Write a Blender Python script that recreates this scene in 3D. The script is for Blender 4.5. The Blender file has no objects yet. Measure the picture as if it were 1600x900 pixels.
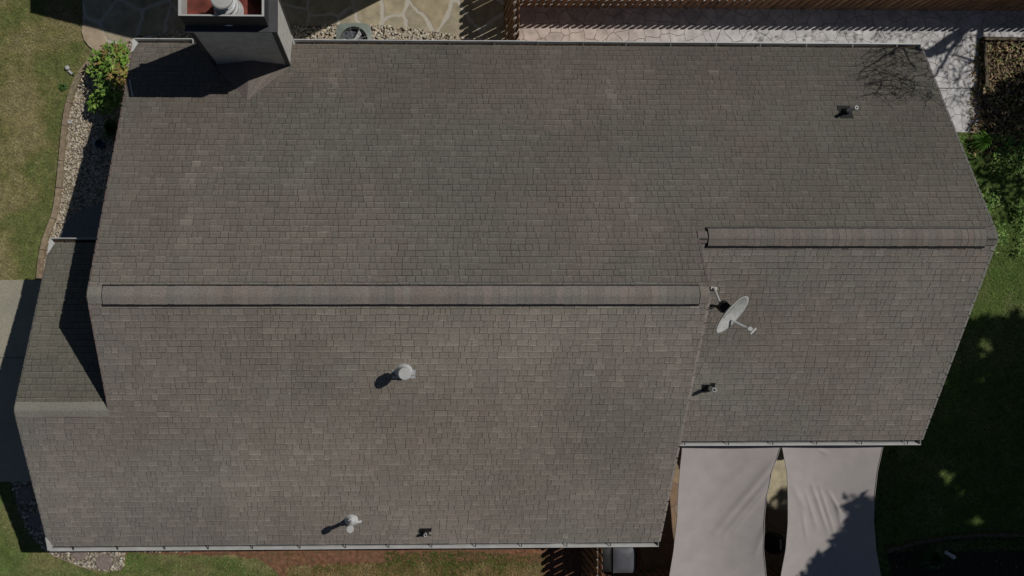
import bpy, math, random
from mathutils import Vector, Matrix, noise
random.seed(7)
S = bpy.context.scene
COL = S.collection

# ------------------------------------------------------------------ camera
F = 1150.0; HC = 19.9; TH = math.radians(1.2); PP = 624.0
cd = bpy.data.cameras.new('camera'); cam = bpy.data.objects.new('camera', cd); COL.objects.link(cam)
cam.location = (0, 0, HC); cam.rotation_euler = (0, -TH, 0)
cd.sensor_width = 36; cd.lens = F/1600*36; cd.shift_x = (800-PP)/1600; cd.clip_end = 1000; cd.clip_start = .1
S.camera = cam

# ------------------------------------------------------------------ sky, sun, exposure
SD = Vector((.715*1.0, .368*1.0, 1.0)).normalized()          # towards the sun
KX, KY = .715, .368
w = bpy.data.worlds.new('World'); S.world = w; w.use_nodes = True
nt = w.node_tree; bg = nt.nodes['Background']
sk = nt.nodes.new('ShaderNodeTexSky'); sk.sky_type = 'NISHITA'; sk.sun_disc = False
sk.sun_elevation = math.asin(SD.z); sk.sun_rotation = math.atan2(SD.x, SD.y)
sk.altitude = 300; sk.air_density = .8; sk.dust_density = .3; sk.ozone_density = 1.0
nt.links.new(sk.outputs[0], bg.inputs[0]); bg.inputs[1].default_value = .05
sl = bpy.data.lights.new('sun', 'SUN'); sl.energy = 5; sl.angle = math.radians(.53); sl.color = (1, .965, .91)
so = bpy.data.objects.new('sun', sl); COL.objects.link(so); so.rotation_euler = SD.to_track_quat('Z', 'Y').to_euler()
so.location = (15, 8, 30)
vs = S.view_settings; vs.view_transform = 'Standard'; vs.look = 'None'; vs.gamma = 1; vs.exposure = -1.2
vs.use_curve_mapping = False

# ------------------------------------------------------------------ helpers
def P(u, v, z):                       # survey: photo position + height -> metres
    a = (u-PP)/F; b = -(v-450)/F
    d = (math.sin(TH)+a*math.cos(TH), b, -math.cos(TH)+a*math.sin(TH)); t = (HC-z)/-d[2]
    return Vector((d[0]*t, d[1]*t, z))
def poly(pts, z=0): return [P(u, v, z) for u, v in pts]
def inside(x, y, pl):
    c = False; n = len(pl); j = n-1
    for i in range(n):
        xi, yi, xj, yj = pl[i][0], pl[i][1], pl[j][0], pl[j][1]
        if (yi > y) != (yj > y) and x < (xj-xi)*(y-yi)/(yj-yi)+xi: c = not c
        j = i
    return c
R = random.random
def U(a, b): return a+(b-a)*R()

class MB:
    def __init__(s): s.v = []; s.f = []; s.c = []; s.sm = False
    def add(s, vs, fs, col=(1, 1, 1)):
        o = len(s.v); s.v += [tuple(p) for p in vs]
        for f in fs: s.f.append([o+i for i in f]); s.c.append(col)
    def box(s, x0, x1, y0, y1, z0, z1, col=(1, 1, 1)):
        s.add([(x0, y0, z0), (x1, y0, z0), (x1, y1, z0), (x0, y1, z0), (x0, y0, z1), (x1, y0, z1), (x1, y1, z1), (x0, y1, z1)],
              [(0, 3, 2, 1), (4, 5, 6, 7), (0, 1, 5, 4), (1, 2, 6, 5), (2, 3, 7, 6), (3, 0, 4, 7)], col)
    def bar(s, a, b, wx, wz, col=(1, 1, 1)):            # rectangular bar from a to b
        a = Vector(a); b = Vector(b); d = (b-a).normalized()
        up = Vector((0, 0, 1)) if abs(d.z) < .95 else Vector((0, 1, 0))
        x = d.cross(up).normalized()*wx/2; z = x.cross(d).normalized()*wz/2
        vs = [a-x-z, a+x-z, a+x+z, a-x+z, b-x-z, b+x-z, b+x+z, b-x+z]
        s.add(vs, [(0, 1, 2, 3), (4, 7, 6, 5), (0, 4, 5, 1), (1, 5, 6, 2), (2, 6, 7, 3), (3, 7, 4, 0)], col)
    def tube(s, pts, rs, n=8, col=(1, 1, 1), cap=True):
        pts = [Vector(p) for p in pts]
        if not isinstance(rs, (list, tuple)): rs = [rs]*len(pts)
        vs = []; fs = []
        prev = None
        for i, p in enumerate(pts):
            d = (pts[min(i+1, len(pts)-1)]-pts[max(i-1, 0)])
            if d.length < 1e-6: d = prev or Vector((0, 0, 1))
            d.normalize(); prev = d
            up = Vector((0, 0, 1)) if abs(d.z) < .95 else Vector((0, 1, 0))
            x = d.cross(up).normalized(); y = x.cross(d)
            for k in range(n):
                a = 2*math.pi*k/n; vs.append(p+(x*math.cos(a)+y*math.sin(a))*rs[i])
        for i in range(len(pts)-1):
            for k in range(n):
                k2 = (k+1) % n; fs.append((i*n+k, i*n+k2, (i+1)*n+k2, (i+1)*n+k))
        if cap: fs.append(tuple(range(n-1, -1, -1))); fs.append(tuple((len(pts)-1)*n+k for k in range(n)))
        s.add(vs, fs, col)
    def lathe(s, cx, cy, prof, n=24, col=(1, 1, 1), cap0=False, cap1=False):   # prof: (r, z)
        vs = [(cx+r*math.cos(2*math.pi*k/n), cy+r*math.sin(2*math.pi*k/n), z) for r, z in prof for k in range(n)]
        fs = [(i*n+k, i*n+(k+1) % n, (i+1)*n+(k+1) % n, (i+1)*n+k) for i in range(len(prof)-1) for k in range(n)]
        if cap0: fs.append(tuple(range(n)))
        if cap1: fs.append(tuple((len(prof)-1)*n+k for k in range(n)))
        s.add(vs, fs, col)
    def slab(s, pl, z0, z1, col=(1, 1, 1)):
        n = len(pl)
        s.add([(p[0], p[1], z1) for p in pl]+[(p[0], p[1], z0) for p in pl],
              [tuple(range(n))]+[(i, (i+1) % n, n+(i+1) % n, n+i) for i in range(n)], col)
    def build(s, name, m, parent=None, smooth=False):
        me = bpy.data.meshes.new(name); me.from_pydata(s.v, [], s.f); me.update()
        at = me.color_attributes.new('Col', 'FLOAT_COLOR', 'CORNER'); buf = []
        for f, c in zip(s.f, s.c): buf += [c[0], c[1], c[2], 1.0]*len(f)
        at.data.foreach_set('color', buf)
        if smooth: me.polygons.foreach_set('use_smooth', [True]*len(me.polygons))
        me.materials.append(m)
        o = bpy.data.objects.new(name, me); COL.objects.link(o)
        if parent:
            o.parent = parent; o.matrix_parent_inverse = Matrix.Translation(-Vector(parent.location)) if parent.type == 'EMPTY' else Matrix.Identity(4)
        return o
def tag(o, label=None, cat=None, group=None, kind=None):
    if label: o['label'] = label
    if cat: o['category'] = cat
    if group: o['group'] = group
    if kind: o['kind'] = kind
    return o
def thing(name, loc, label, cat, group=None):
    o = bpy.data.objects.new(name, None); COL.objects.link(o); o.location = loc; o.empty_display_size = .2
    return tag(o, label, cat, group)
def copy_tree(o, loc, label=None):
    c = o.copy(); COL.objects.link(c); c.location = loc
    if label: c['label'] = label
    for ch in list(o.children):
        d = ch.copy(); COL.objects.link(d); d.parent = c
        for g in list(ch.children):
            e = g.copy(); COL.objects.link(e); e.parent = d
    return c

# ------------------------------------------------------------------ materials
def mat(name, col, rough=.8, var=.15, scale=8, bump=0, bscale=40, metal=0, spec=.3, col2=None, attr=True, big=0, bigscale=.6, bigcol=(.5, .5, .5), detail=6, stretch=None):
    m = bpy.data.materials.new(name); m.use_nodes = True; n = m.node_tree; N = n.nodes; L = n.links
    b = N['Principled BSDF']; b.inputs['Roughness'].default_value = rough; b.inputs['Metallic'].default_value = metal
    b.inputs['Specular IOR Level'].default_value = spec
    tc = N.new('ShaderNodeTexCoord'); mp = N.new('ShaderNodeMapping'); L.new(tc.outputs['Object'], mp.inputs[0])
    if stretch: mp.inputs['Scale'].default_value = stretch
    def mix(a, bb, fac, mode='MIX'):
        x = N.new('ShaderNodeMix'); x.data_type = 'RGBA'; x.blend_type = mode
        for s, val in ((x.inputs[6], a), (x.inputs[7], bb)):
            if hasattr(val, 'is_output'): L.new(val, s)
            else: s.default_value = (*val, 1)
        if hasattr(fac, 'is_output'): L.new(fac, x.inputs[0])
        else: x.inputs[0].default_value = fac
        return x.outputs[2]
    nz = N.new('ShaderNodeTexNoise'); nz.inputs['Scale'].default_value = scale; nz.inputs['Detail'].default_value = detail
    L.new(mp.outputs[0], nz.inputs[0])
    c2 = col2 or tuple(max(0, c*(1-var*2)) for c in col)
    c1 = col if col2 else tuple(c*(1+var) for c in col)
    cr = N.new('ShaderNodeMapRange'); cr.inputs[1].default_value = .35; cr.inputs[2].default_value = .65; L.new(nz.outputs[0], cr.inputs[0])
    c = mix(c1, c2, cr.outputs[0])
    if big:
        nb = N.new('ShaderNodeTexNoise'); nb.inputs['Scale'].default_value = bigscale; nb.inputs['Detail'].default_value = 4; L.new(tc.outputs['Object'], nb.inputs[0])
        r2 = N.new('ShaderNodeMapRange'); r2.inputs[1].default_value = .42; r2.inputs[2].default_value = .62; r2.inputs[4].default_value = big; L.new(nb.outputs[0], r2.inputs[0])
        c = mix(c, bigcol, r2.outputs[0])
    if attr:
        at = N.new('ShaderNodeAttribute'); at.attribute_name = 'Col'; c = mix(c, at.outputs['Color'], 1.0, 'MULTIPLY')
    L.new(c, b.inputs['Base Color'])
    if bump:
        nb = N.new('ShaderNodeTexNoise'); nb.inputs['Scale'].default_value = bscale; nb.inputs['Detail'].default_value = 4; L.new(mp.outputs[0], nb.inputs[0])
        bp = N.new('ShaderNodeBump'); bp.inputs['Strength'].default_value = bump; bp.inputs['Distance'].default_value = .02
        L.new(nb.outputs[0], bp.inputs['Height']); L.new(bp.outputs[0], b.inputs['Normal'])
    m['mix'] = 0
    return m
def stone_mat(name, stones, mortar, scale, gap, rough=.85, warp=.35, var=.5, bump=.6, left=None):
    """irregular paving: voronoi cells with their own tint, joints between them"""
    m = bpy.data.materials.new(name); m.use_nodes = True; n = m.node_tree; N = n.nodes; L = n.links
    b = N['Principled BSDF']; b.inputs['Roughness'].default_value = rough; b.inputs['Specular IOR Level'].default_value = .2
    tc = N.new('ShaderNodeTexCoord')
    wn = N.new('ShaderNodeTexNoise'); wn.inputs['Scale'].default_value = scale*1.4; wn.inputs['Detail'].default_value = 3; L.new(tc.outputs['Object'], wn.inputs[0])
    sc = N.new('ShaderNodeVectorMath'); sc.operation = 'SCALE'; sc.inputs['Scale'].default_value = warp/scale; L.new(wn.outputs['Color'], sc.inputs[0])
    ad = N.new('ShaderNodeVectorMath'); L.new(tc.outputs['Object'], ad.inputs[0]); L.new(sc.outputs[0], ad.inputs[1])
    v1 = N.new('ShaderNodeTexVoronoi'); v1.feature = 'F1'; v1.voronoi_dimensions = '2D'; v1.inputs['Scale'].default_value = scale; L.new(ad.outputs[0], v1.inputs[0])
    v2 = N.new('ShaderNodeTexVoronoi'); v2.feature = 'DISTANCE_TO_EDGE'; v2.voronoi_dimensions = '2D'; v2.inputs['Scale'].default_value = scale; L.new(ad.outputs[0], v2.inputs[0])
    rp = N.new('ShaderNodeValToRGB'); L.new(v1.outputs['Color'], rp.inputs[0])
    e = rp.color_ramp.elements; e[0].color = (*stones[0], 1); e[1].color = (*stones[-1], 1)
    for i, s in enumerate(stones[1:-1]): x = e.new((i+1)/(len(stones)-1)); x.color = (*s, 1)
    nz = N.new('ShaderNodeTexNoise'); nz.inputs['Scale'].default_value = 3.2; nz.inputs['Detail'].default_value = 9; nz.inputs['Roughness'].default_value = .65; L.new(tc.outputs['Object'], nz.inputs[0])
    mr = N.new('ShaderNodeMapRange'); mr.inputs[1].default_value = .3; mr.inputs[2].default_value = .7; mr.inputs[3].default_value = 1-var; mr.inputs[4].default_value = 1.1; L.new(nz.outputs[0], mr.inputs[0])
    mu = N.new('ShaderNodeMix'); mu.data_type = 'RGBA'; mu.blend_type = 'MULTIPLY'; mu.inputs[0].default_value = 1
    L.new(rp.outputs[0], mu.inputs[6]); L.new(mr.outputs[0], mu.inputs[7])
    st = N.new('ShaderNodeMapRange'); st.inputs[1].default_value = gap*.7; st.inputs[2].default_value = gap*1.3; L.new(v2.outputs[0], st.inputs[0])
    mx = N.new('ShaderNodeMix'); mx.data_type = 'RGBA'; L.new(st.outputs[0], mx.inputs[0]); mx.inputs[6].default_value = (*mortar, 1); L.new(mu.outputs[2], mx.inputs[7])
    out = mx.outputs[2]
    if left:          # a stretch of the slab with a pinker finish
        sp = N.new('ShaderNodeSeparateXYZ'); L.new(tc.outputs['Object'], sp.inputs[0])
        r = N.new('ShaderNodeMapRange'); r.inputs[1].default_value = left[0]; r.inputs[2].default_value = left[1]; L.new(sp.outputs[0], r.inputs[0])
        pm = N.new('ShaderNodeMix'); pm.data_type = 'RGBA'; L.new(r.outputs[0], pm.inputs[0]); pm.inputs[6].default_value = (*left[2], 1); pm.inputs[7].default_value = (1, 1, 1, 1)
        fm = N.new('ShaderNodeMix'); fm.data_type = 'RGBA'; fm.blend_type = 'MULTIPLY'; fm.inputs[0].default_value = 1; L.new(out, fm.inputs[6]); L.new(pm.outputs[2], fm.inputs[7]); out = fm.outputs[2]
    L.new(out, b.inputs['Base Color'])
    bp = N.new('ShaderNodeBump'); bp.inputs['Strength'].default_value = bump; bp.inputs['Distance'].default_value = .015
    L.new(st.outputs[0], bp.inputs['Height']); L.new(bp.outputs[0], b.inputs['Normal'])
    return m

M = {}
M['shingle'] = mat('asphalt_shingle', (1, 1, 1), .95, .13, 45, bump=.35, bscale=90, spec=.15)
M['deck'] = mat('roof_felt', (.035, .032, .03), .95)
M['white'] = mat('white_painted_metal', (.60, .60, .58), .5, .06, 5, spec=.4, big=.5, bigscale=1.7, bigcol=(.50, .49, .46))
M['siding'] = mat('pale_siding', (.42, .41, .39), .7, .05, 3)
M['chim'] = mat('chimney_panel', (.60, .59, .55), .8, .07, 6, bump=.2)
M['trim'] = mat('grey_trim', (.085, .085, .09), .6, .08, 6)
M['rust'] = mat('rusty_pan', (.24, .060, .042), .75, .3, 4, big=.6, bigscale=2.5, bigcol=(.12, .04, .03))
M['galv'] = mat('galvanised_metal', (.62, .63, .63), .5, .08, 9, metal=.0, spec=.6)
M['black'] = mat('black_rubber', (.018, .018, .02), .6, .1, 8)
M['darkmetal'] = mat('dark_metal', (.05, .052, .055), .5, .1, 8, spec=.5)
M['wood'] = mat('brown_fence_wood', (.34, .20, .115), .85, .15, 5, bump=.2)
M['smoothstone'] = mat('smooth_tan_stone', (.50, .40, .28), .85, .1, 4, bump=.2)
M['woodgrey'] = mat('weathered_fence_top', (.34, .31, .28), .85, .2, 12)
M['grassground'] = mat('lawn_soil', (.27, .235, .105), .95, .25, 6, bump=.5, big=.5, bigscale=.5, bigcol=(.13, .15, .05))
M['greenlawn'] = mat('side_lawn_turf', (.085, .13, .03), .95, .35, 9, bump=.6, big=.5, bigscale=.7, bigcol=(.12, .135, .045))
M['blade'] = mat('grass_blade', (1, 1, 1), .8, .1, 3, spec=.1)
M['leaf'] = mat('leaf', (1, 1, 1), .55, .1, 12, spec=.4)
M['bark'] = mat('bark', (.12, .09, .065), .95, .3, 9, bump=.5)
M['concrete'] = mat('driveway_concrete', (.42, .395, .305), .9, .09, 30, bump=.25, bscale=60, big=.35, bigscale=1.2, bigcol=(.30, .285, .235))
M['padtan'] = mat('tan_concrete', (.55, .48, .33), .9, .1, 6, bump=.3)
M['padconc'] = mat('porch_concrete', (.26, .26, .25), .9, .1, 20, bump=.2)
M['soil'] = mat('red_clay_soil', (.27, .13, .075), .95, .22, 9, bump=.6, bscale=30, big=.5, bigscale=1.5, bigcol=(.20, .12, .07))
M['mulch'] = mat('mulch', (.055, .038, .025), .95, .3, 14, bump=.8)
M['bedsoil'] = mat('gravel_bed_soil', (.30, .25, .18), .95, .3, 25, bump=.6)
M['pebble'] = mat('pebble', (1, 1, 1), .8, .12, 20, spec=.2)
M['edging'] = mat('edging_stone', (.37, .30, .21), .9, .15, 9, bump=.4)
M['paver'] = mat('round_paver', (.30, .24, .21), .9, .12, 12, bump=.3)
M['sail'] = mat('shade_cloth', (.47, .425, .405), .75, .04, 3, bump=.12, bscale=150, big=.3, bigscale=1.5, bigcol=(.49, .455, .445), attr=False)
M['dish'] = mat('dish_enamel', (.60, .60, .58), .5, .08, 12, spec=.4, big=.4, bigscale=6, bigcol=(.46, .47, .46))
M['acgreen'] = mat('grey_green_enamel', (.25, .29, .25), .5, .06, 6)
M['acwell'] = mat('condenser_grey', (.10, .11, .13), .6, .1, 10)
M['binlid'] = mat('grey_bin_plastic', (.115, .118, .135), .5, .06, 6)
M['flag'] = stone_mat('flagstone', [(.42, .33, .20), (.54, .46, .31), (.47, .41, .29), (.58, .50, .37)], (.56, .52, .44), 1.05, .05, var=.4, warp=.5)
M['flagred'] = stone_mat('patio_flagstone', [(.34, .22, .14), (.40, .30, .19), (.30, .18, .12)], (.27, .19, .14), 1.7, .03, var=.3)
M['patio'] = stone_mat('stamped_concrete', [(.72, .70, .69), (.79, .77, .76), (.68, .67, .66)], (.30, .27, .26), 2.9, .022, var=.42, warp=.5, left=(5.5, 9.5, (.98, .83, .74)))
M['roofn'] = mat('neighbour_shingle', (.12, .11, .1), .95)
M['plank'] = mat('old_timber', (.15, .12, .085), .9, .2, 10)

# ------------------------------------------------------------------ house geometry (metres)
XW, XE, XG, XM = -5.79, 12.75, -7.75, 6.47     # west rake, east rake, garage rake, main/wing step
YN, YS, YR, YWR, YWS = 5.68, -5.97, -.14, 1.05, -3.60
ZE = 2.70; SL = 2.71/5.82
ZR = 5.41; ZWR = ZE+SL*(YN-YWR); YGR = -2.56; ZGR = ZR-SL*(YR-YGR); YGN = 1.045; ZGN = ZGR-SL*(YGN-YGR)
ca, sa = 1/math.hypot(1, SL), SL/math.hypot(1, SL)

def pick(pal, x, y, slope):
    """tint of one shingle tab"""
    k = noise.noise(Vector((x*.35, y*.5, slope*7)))+.5*noise.noise(Vector((x*1.1, y*1.4, 3+slope)))
    a, b = pal['grey'], pal['rose']
    t = .5+k*.9+U(-.22, .22); t = min(1, max(0, t))
    c = [a[i]*(1-t)+b[i]*t for i in range(3)]
    s = U(.95, 1.05)*(1+.14*noise.noise(Vector((x*.3+9, y*.6, slope))))
    st = noise.noise(Vector((x*2.2, y*.25, 11+slope)))             # lime / algae streaks down the slope
    s *= 1+.09*st
    if slope == 1: s *= .90+.26*max(0, min(1, (YN-y)/(YN-YR)))**1.3-.0085*(x-3)       # darker low down and to the east
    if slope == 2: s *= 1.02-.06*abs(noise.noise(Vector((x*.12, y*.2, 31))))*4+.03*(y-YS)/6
    t = t*.8+.2*(1 if slope == 2 and abs(x+1) < 3.5 else 0)
    wm = .035*max(0, 1-((x-.5)/7)**2-((y+3)/4)**2) if slope == 2 else 0
    c = [c[0]*(1+wm), c[1], c[2]*(1-wm)]
    return [v*s for v in c], t
def shingles(mb, y0, z0, sy, smax, xr, pal, slope, exposure=.143):
    """courses laid from the eave (y0,z0); sy=+1 climbs towards +y"""
    up = Vector((0, sy*ca, sa)); nrm = Vector((0, -sy*sa, ca)); org = Vector((0, y0, z0))
    n = int(smax/exposure)+1
    for i in range(n):
        s0 = i*exposure; s1 = min(s0+exposure+.012, smax)
        if s1-s0 < .02: continue
        xa, xb = xr((s0+s1)/2)
        x = xa-U(0, .15)
        wob = U(0, 10)
        while x < xb:
            wd = random.choice((.10, .13, .15, .17, .20, .24, .28))*U(.9, 1.1); x2 = x+wd
            a = max(x, xa); b = min(x2, xb)
            if xb-x2 < .05: b = xb; x2 = xb
            if b-a > .01:
                g = random.choice((.003, .005, .007, .009))
                c, t = pick(pal, (a+b)/2, y0+sy*s0*ca, slope)
                ym = y0+sy*s0*ca
                for kx, ka, kb in pal.get('runs', ()):
                    if abs((a+b)/2-kx-.05*math.sin(ym*5)) < .07 and ka < ym < kb: rk = U(1.08, 1.22); c = [v*rk for v in c]
                hi = R() < pal['hi'](a, s0)
                th = U(.010, .014)
                if hi: th += .005; hk = U(1.03, 1.10); c = [v*hk for v in c]
                j = .004*math.sin(x*3+wob)+U(-.003, .003)
                if i == 0: j = U(-.002, .002)
                def q(xx, s, h): return org+Vector((xx, 0, 0))+up*s+nrm*h
                aa, bb = a+g*.5, b-g*.5
                vs = [q(aa, s0+j, th), q(bb, s0+j, th), q(bb, s1, .001), q(aa, s1, .001), q(aa, s0+j, -.006), q(bb, s0+j, -.006), q(bb, s1, -.006), q(aa, s1, -.006)]
                sb = s0+exposure-U(*pal['band']); hb_ = th+(.001-th)*(sb-s0)/(s1-s0)       # course shade painted as a dark band below the next course
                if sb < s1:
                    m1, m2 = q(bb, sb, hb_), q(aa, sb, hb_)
                    sl_ = s0+U(.018, .034); hl = th+(.001-th)*(sl_-s0)/(s1-s0); l1, l2 = q(bb, sl_, hl), q(aa, sl_, hl)   # lower lip painted lighter as an edge highlight
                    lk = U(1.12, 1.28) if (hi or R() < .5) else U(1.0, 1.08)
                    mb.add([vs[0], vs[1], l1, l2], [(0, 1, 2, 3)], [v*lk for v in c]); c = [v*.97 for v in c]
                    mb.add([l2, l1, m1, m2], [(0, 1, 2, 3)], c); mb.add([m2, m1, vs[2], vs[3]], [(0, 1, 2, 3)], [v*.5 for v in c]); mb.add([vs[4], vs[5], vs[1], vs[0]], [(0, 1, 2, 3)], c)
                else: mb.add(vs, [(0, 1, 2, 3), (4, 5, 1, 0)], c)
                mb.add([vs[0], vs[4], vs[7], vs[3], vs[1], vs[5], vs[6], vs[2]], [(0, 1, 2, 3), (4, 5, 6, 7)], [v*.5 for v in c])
            x = x2
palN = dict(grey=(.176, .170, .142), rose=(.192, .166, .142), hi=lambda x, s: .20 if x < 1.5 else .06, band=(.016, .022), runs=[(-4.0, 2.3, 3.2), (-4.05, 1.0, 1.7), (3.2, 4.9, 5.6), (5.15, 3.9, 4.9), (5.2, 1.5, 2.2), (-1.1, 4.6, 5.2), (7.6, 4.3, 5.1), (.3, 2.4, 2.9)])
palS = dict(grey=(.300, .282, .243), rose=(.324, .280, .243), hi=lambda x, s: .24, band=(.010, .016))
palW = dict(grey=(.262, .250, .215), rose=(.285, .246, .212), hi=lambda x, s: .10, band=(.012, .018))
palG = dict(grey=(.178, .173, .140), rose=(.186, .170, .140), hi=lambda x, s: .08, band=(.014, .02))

house = thing('house', (0, 0, 0), 'single-storey house under a grey-brown shingled gable roof', 'house')
SMN = (YN-YR)/ca; SWN = (YN-YWR)/ca; SMS = (YR-YS)/ca; SGS = (YGR-YS)/ca
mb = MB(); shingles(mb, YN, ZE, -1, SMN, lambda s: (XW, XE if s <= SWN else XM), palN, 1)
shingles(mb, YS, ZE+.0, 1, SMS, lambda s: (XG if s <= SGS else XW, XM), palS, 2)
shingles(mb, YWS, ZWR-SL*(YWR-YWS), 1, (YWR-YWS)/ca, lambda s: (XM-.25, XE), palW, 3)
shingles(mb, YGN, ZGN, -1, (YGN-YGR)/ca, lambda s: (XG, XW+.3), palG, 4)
roof = mb.build('roof', M['shingle'], house)
roof['label'] = 'weathered architectural shingles in grey and rose-brown courses'
# decking under the shingles
def deckquad(mb, x0, x1, ya, za, yb, zb, d=.012, t=.09):
    mb.add([(x0, ya, za-d), (x1, ya, za-d), (x1, yb, zb-d), (x0, yb, zb-d), (x0, ya, za-t), (x1, ya, za-t), (x1, yb, zb-t), (x0, yb, zb-t)],
           [(0, 1, 2, 3), (4, 7, 6, 5), (0, 4, 5, 1), (1, 5, 6, 2), (2, 6, 7, 3), (3, 7, 4, 0)])
mb = MB()
deckquad(mb, XW, XM, YN, ZE, YR, ZR); deckquad(mb, XM, XE, YN, ZE, YWR, ZWR)
deckquad(mb, XM, XM+.001, YWR, ZWR, YR, ZR)
deckquad(mb, XW, XM, YS, ZE, YR, ZR); deckquad(mb, XG, XW, YS, ZE, YGR, ZGR)
deckquad(mb, XM-.25, XE, YWS, ZWR-SL*(YWR-YWS), YWR, ZWR); deckquad(mb, XG, XW+.3, YGN, ZGN, YGR, ZGR)
mb.build('roof_deck', M['deck'], roof)
# rake strips: shingle-coloured starter along the gable edges
def rake(x, wd, ya, za, yb, zb, c, h=.013):
    mb = MB(); L = math.hypot(yb-ya, zb-za); n = max(1, int(L/.3))
    for i in range(n):
        t0, t1 = i/n, (i+1)/n-.006
        y0, z0, y1, z1 = ya+(yb-ya)*t0, za+(zb-za)*t0, ya+(yb-ya)*t1, za+(zb-za)*t1
        k = U(.9, 1.1); cc = [v*k for v in c]; e = U(0, .002)
        mb.add([(x-wd/2, y0, z0+h+e), (x+wd/2, y0, z0+h+e), (x+wd/2, y1, z1+h), (x-wd/2, y1, z1+h), (x-wd/2, y0, z0-.02), (x+wd/2, y0, z0-.02), (x+wd/2, y1, z1-.02), (x-wd/2, y1, z1-.02)],
               [(0, 1, 2, 3), (0, 4, 5, 1), (1, 5, 6, 2), (2, 6, 7, 3), (3, 7, 4, 0)], cc)
    return mb
for a in ((XE+.01, .05, YN, ZE, YWR, ZWR, (.21, .20, .19)), (XE+.01, .05, YWS, ZWR-SL*(YWR-YWS), YWR, ZWR, (.34, .32, .295)),
          (XM+.005, .06, YS, ZE, YR, ZR, (.42, .36, .315)), (XM, .04, YWR, ZWR, YR, ZR, (.16, .13, .12)),
          (XG, .04, YS, ZE, YGR, ZGR, (.26, .24, .215)), (XG, .04, YGN, ZGN, YGR, ZGR, (.15, .14, .12)),
          (XW, .035, YGR, ZGR, YR, ZR, (.28, .21, .19)), (XW, .035, YN, ZE, YR, ZR, (.18, .135, .125))):
    rake(*a).build('rake_trim', M['shingle'], roof)
# fascia / barge boards (a little below the strips)
def barge(x, ya, za, yb, zb, t=.025):
    mb = MB(); mb.add([(x-t/2, ya, za-.022), (x+t/2, ya, za-.022), (x+t/2, yb, zb-.022), (x-t/2, yb, zb-.022), (x-t/2, ya, za-.2), (x+t/2, ya, za-.2), (x+t/2, yb, zb-.2), (x-t/2, yb, zb-.2)],
           [(0, 1, 2, 3), (4, 7, 6, 5), (0, 4, 5, 1), (1, 5, 6, 2), (2, 6, 7, 3), (3, 7, 4, 0)])
    mb.build('barge_board', M['trim'], house)
for x, ya, za, yb, zb in ((XW-.008, YN, ZE, YR, ZR), (XW-.008, YGR, ZGR, YR, ZR), (XG-.008, YS, ZE, YGR, ZGR), (XG-.008, YGN, ZGN, YGR, ZGR), (XE+.016, YN, ZE, YWR, ZWR), (XE+.016, YWS, ZE, YWR, ZWR), (XM+.008, YS, ZE, YWS+.1, ZE+SL*2.4), (XM+.008, YWS+.1, ZE+SL*2.4, YR, ZR)):
    barge(x, ya, za, yb, zb)
# ridge vents and ridge caps
def ridge(xa, xb, y, z, pal, vent=True, wid=.18, name='ridge_vent', step=.137):
    hb = .034 if vent else .02; CS = SL*(.68 if vent else .85)
    root = None
    if vent:
        mb = MB()
        for sgn in (-1, 1):
            ew = .036 if sgn < 0 else .030; y1 = y+sgn*(wid+ew); z1 = z-CS*(wid+ew)
            n = 40
            for i in range(n):
                x0 = xa-.02+(xb-xa+.04)*i/n; x1 = xa-.02+(xb-xa+.04)*(i+1)/n; h0 = hb-.022+.006*noise.noise(Vector((x0*1.3, y, 0))); h1 = hb-.022+.006*noise.noise(Vector((x1*1.3, y, 0)))
                mb.add([(x0, y, z+h0), (x1, y, z+h1), (x1, y1, z1+h1), (x0, y1, z1+h0), (x0, y1, z-SL*(wid+ew)-.005), (x1, y1, z-SL*(wid+ew)-.005)], [(0, 1, 2, 3), (3, 2, 5, 4)])
        for x in (xa-.02, xb+.02):
            mb.add([(x, y, z+hb-.022), (x, y-wid-.02, z-CS*wid+hb-.022), (x, y-wid-.02, z-SL*wid-.02), (x, y, z-.02), (x, y+wid+.02, z-SL*wid-.02), (x, y+wid+.02, z-CS*wid+hb-.022)], [(0, 1, 2, 3), (0, 3, 4, 5)])
        root = mb.build(name, M['black'], roof)
    mb = MB(); x = xa; wmax = wid
    while x < xb-.02:
        st = step*U(.9, 1.1); x2 = min(x+st, xb)
        t = min(1, max(0, .5+noise.noise(Vector((x*.9, y, 5)))*1.1+U(-.5, .5))); c = [pal[0][i]*(1-t)+pal[1][i]*t for i in range(3)]; k = U(.9, 1.1); c = [v*k for v in c]
        e = U(.001, .005); ww = wid+U(-.004, .004)
        sag = .006*noise.noise(Vector((x*1.3, y, 0))) if vent else 0
        h = hb+sag
        pr = [(-ww, -CS*ww), (-.03, -CS*.03-.0), (0, -.008), (.03, -CS*.03), (ww, -CS*ww)]
        vs = [(x, y+a, z+b+h+e) for a, b in pr]+[(x2+.01, y+a, z+b+h) for a, b in pr]+[(x, y+a, z+b+h-.006) for a, b in pr]
        vs += [(x, y-ww, z-CS*ww+h-.012), (x2, y-ww, z-CS*ww+h-.012), (x, y+ww, z-CS*ww+h-.012), (x2, y+ww, z-CS*ww+h-.012)]
        mb.add(vs, [(i, i+1, 6+i, 5+i) for i in range(4)]+[(10+i, 11+i, 1+i, i) for i in range(4)]+[(0, 5, 16, 15), (4, 9, 18, 17)], c)
        x = x2
    mb.build('ridge_cap', M['shingle'], root or roof)
xa = P(160, 461, ZR).x; xb = P(1092, 461, ZR).x
ridge(xa, xb, YR, ZR, ((.262, .244, .212), (.285, .238, .208)), step=.16)
ridge(XW, xa-.03, YR, ZR, ((.27, .26, .22), (.27, .245, .21)), vent=False, wid=.17, step=.16)
ridge(xb+.03, XM, YR, ZR, ((.285, .25, .215), (.285, .24, .21)), vent=False, wid=.17, step=.2)
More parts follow.
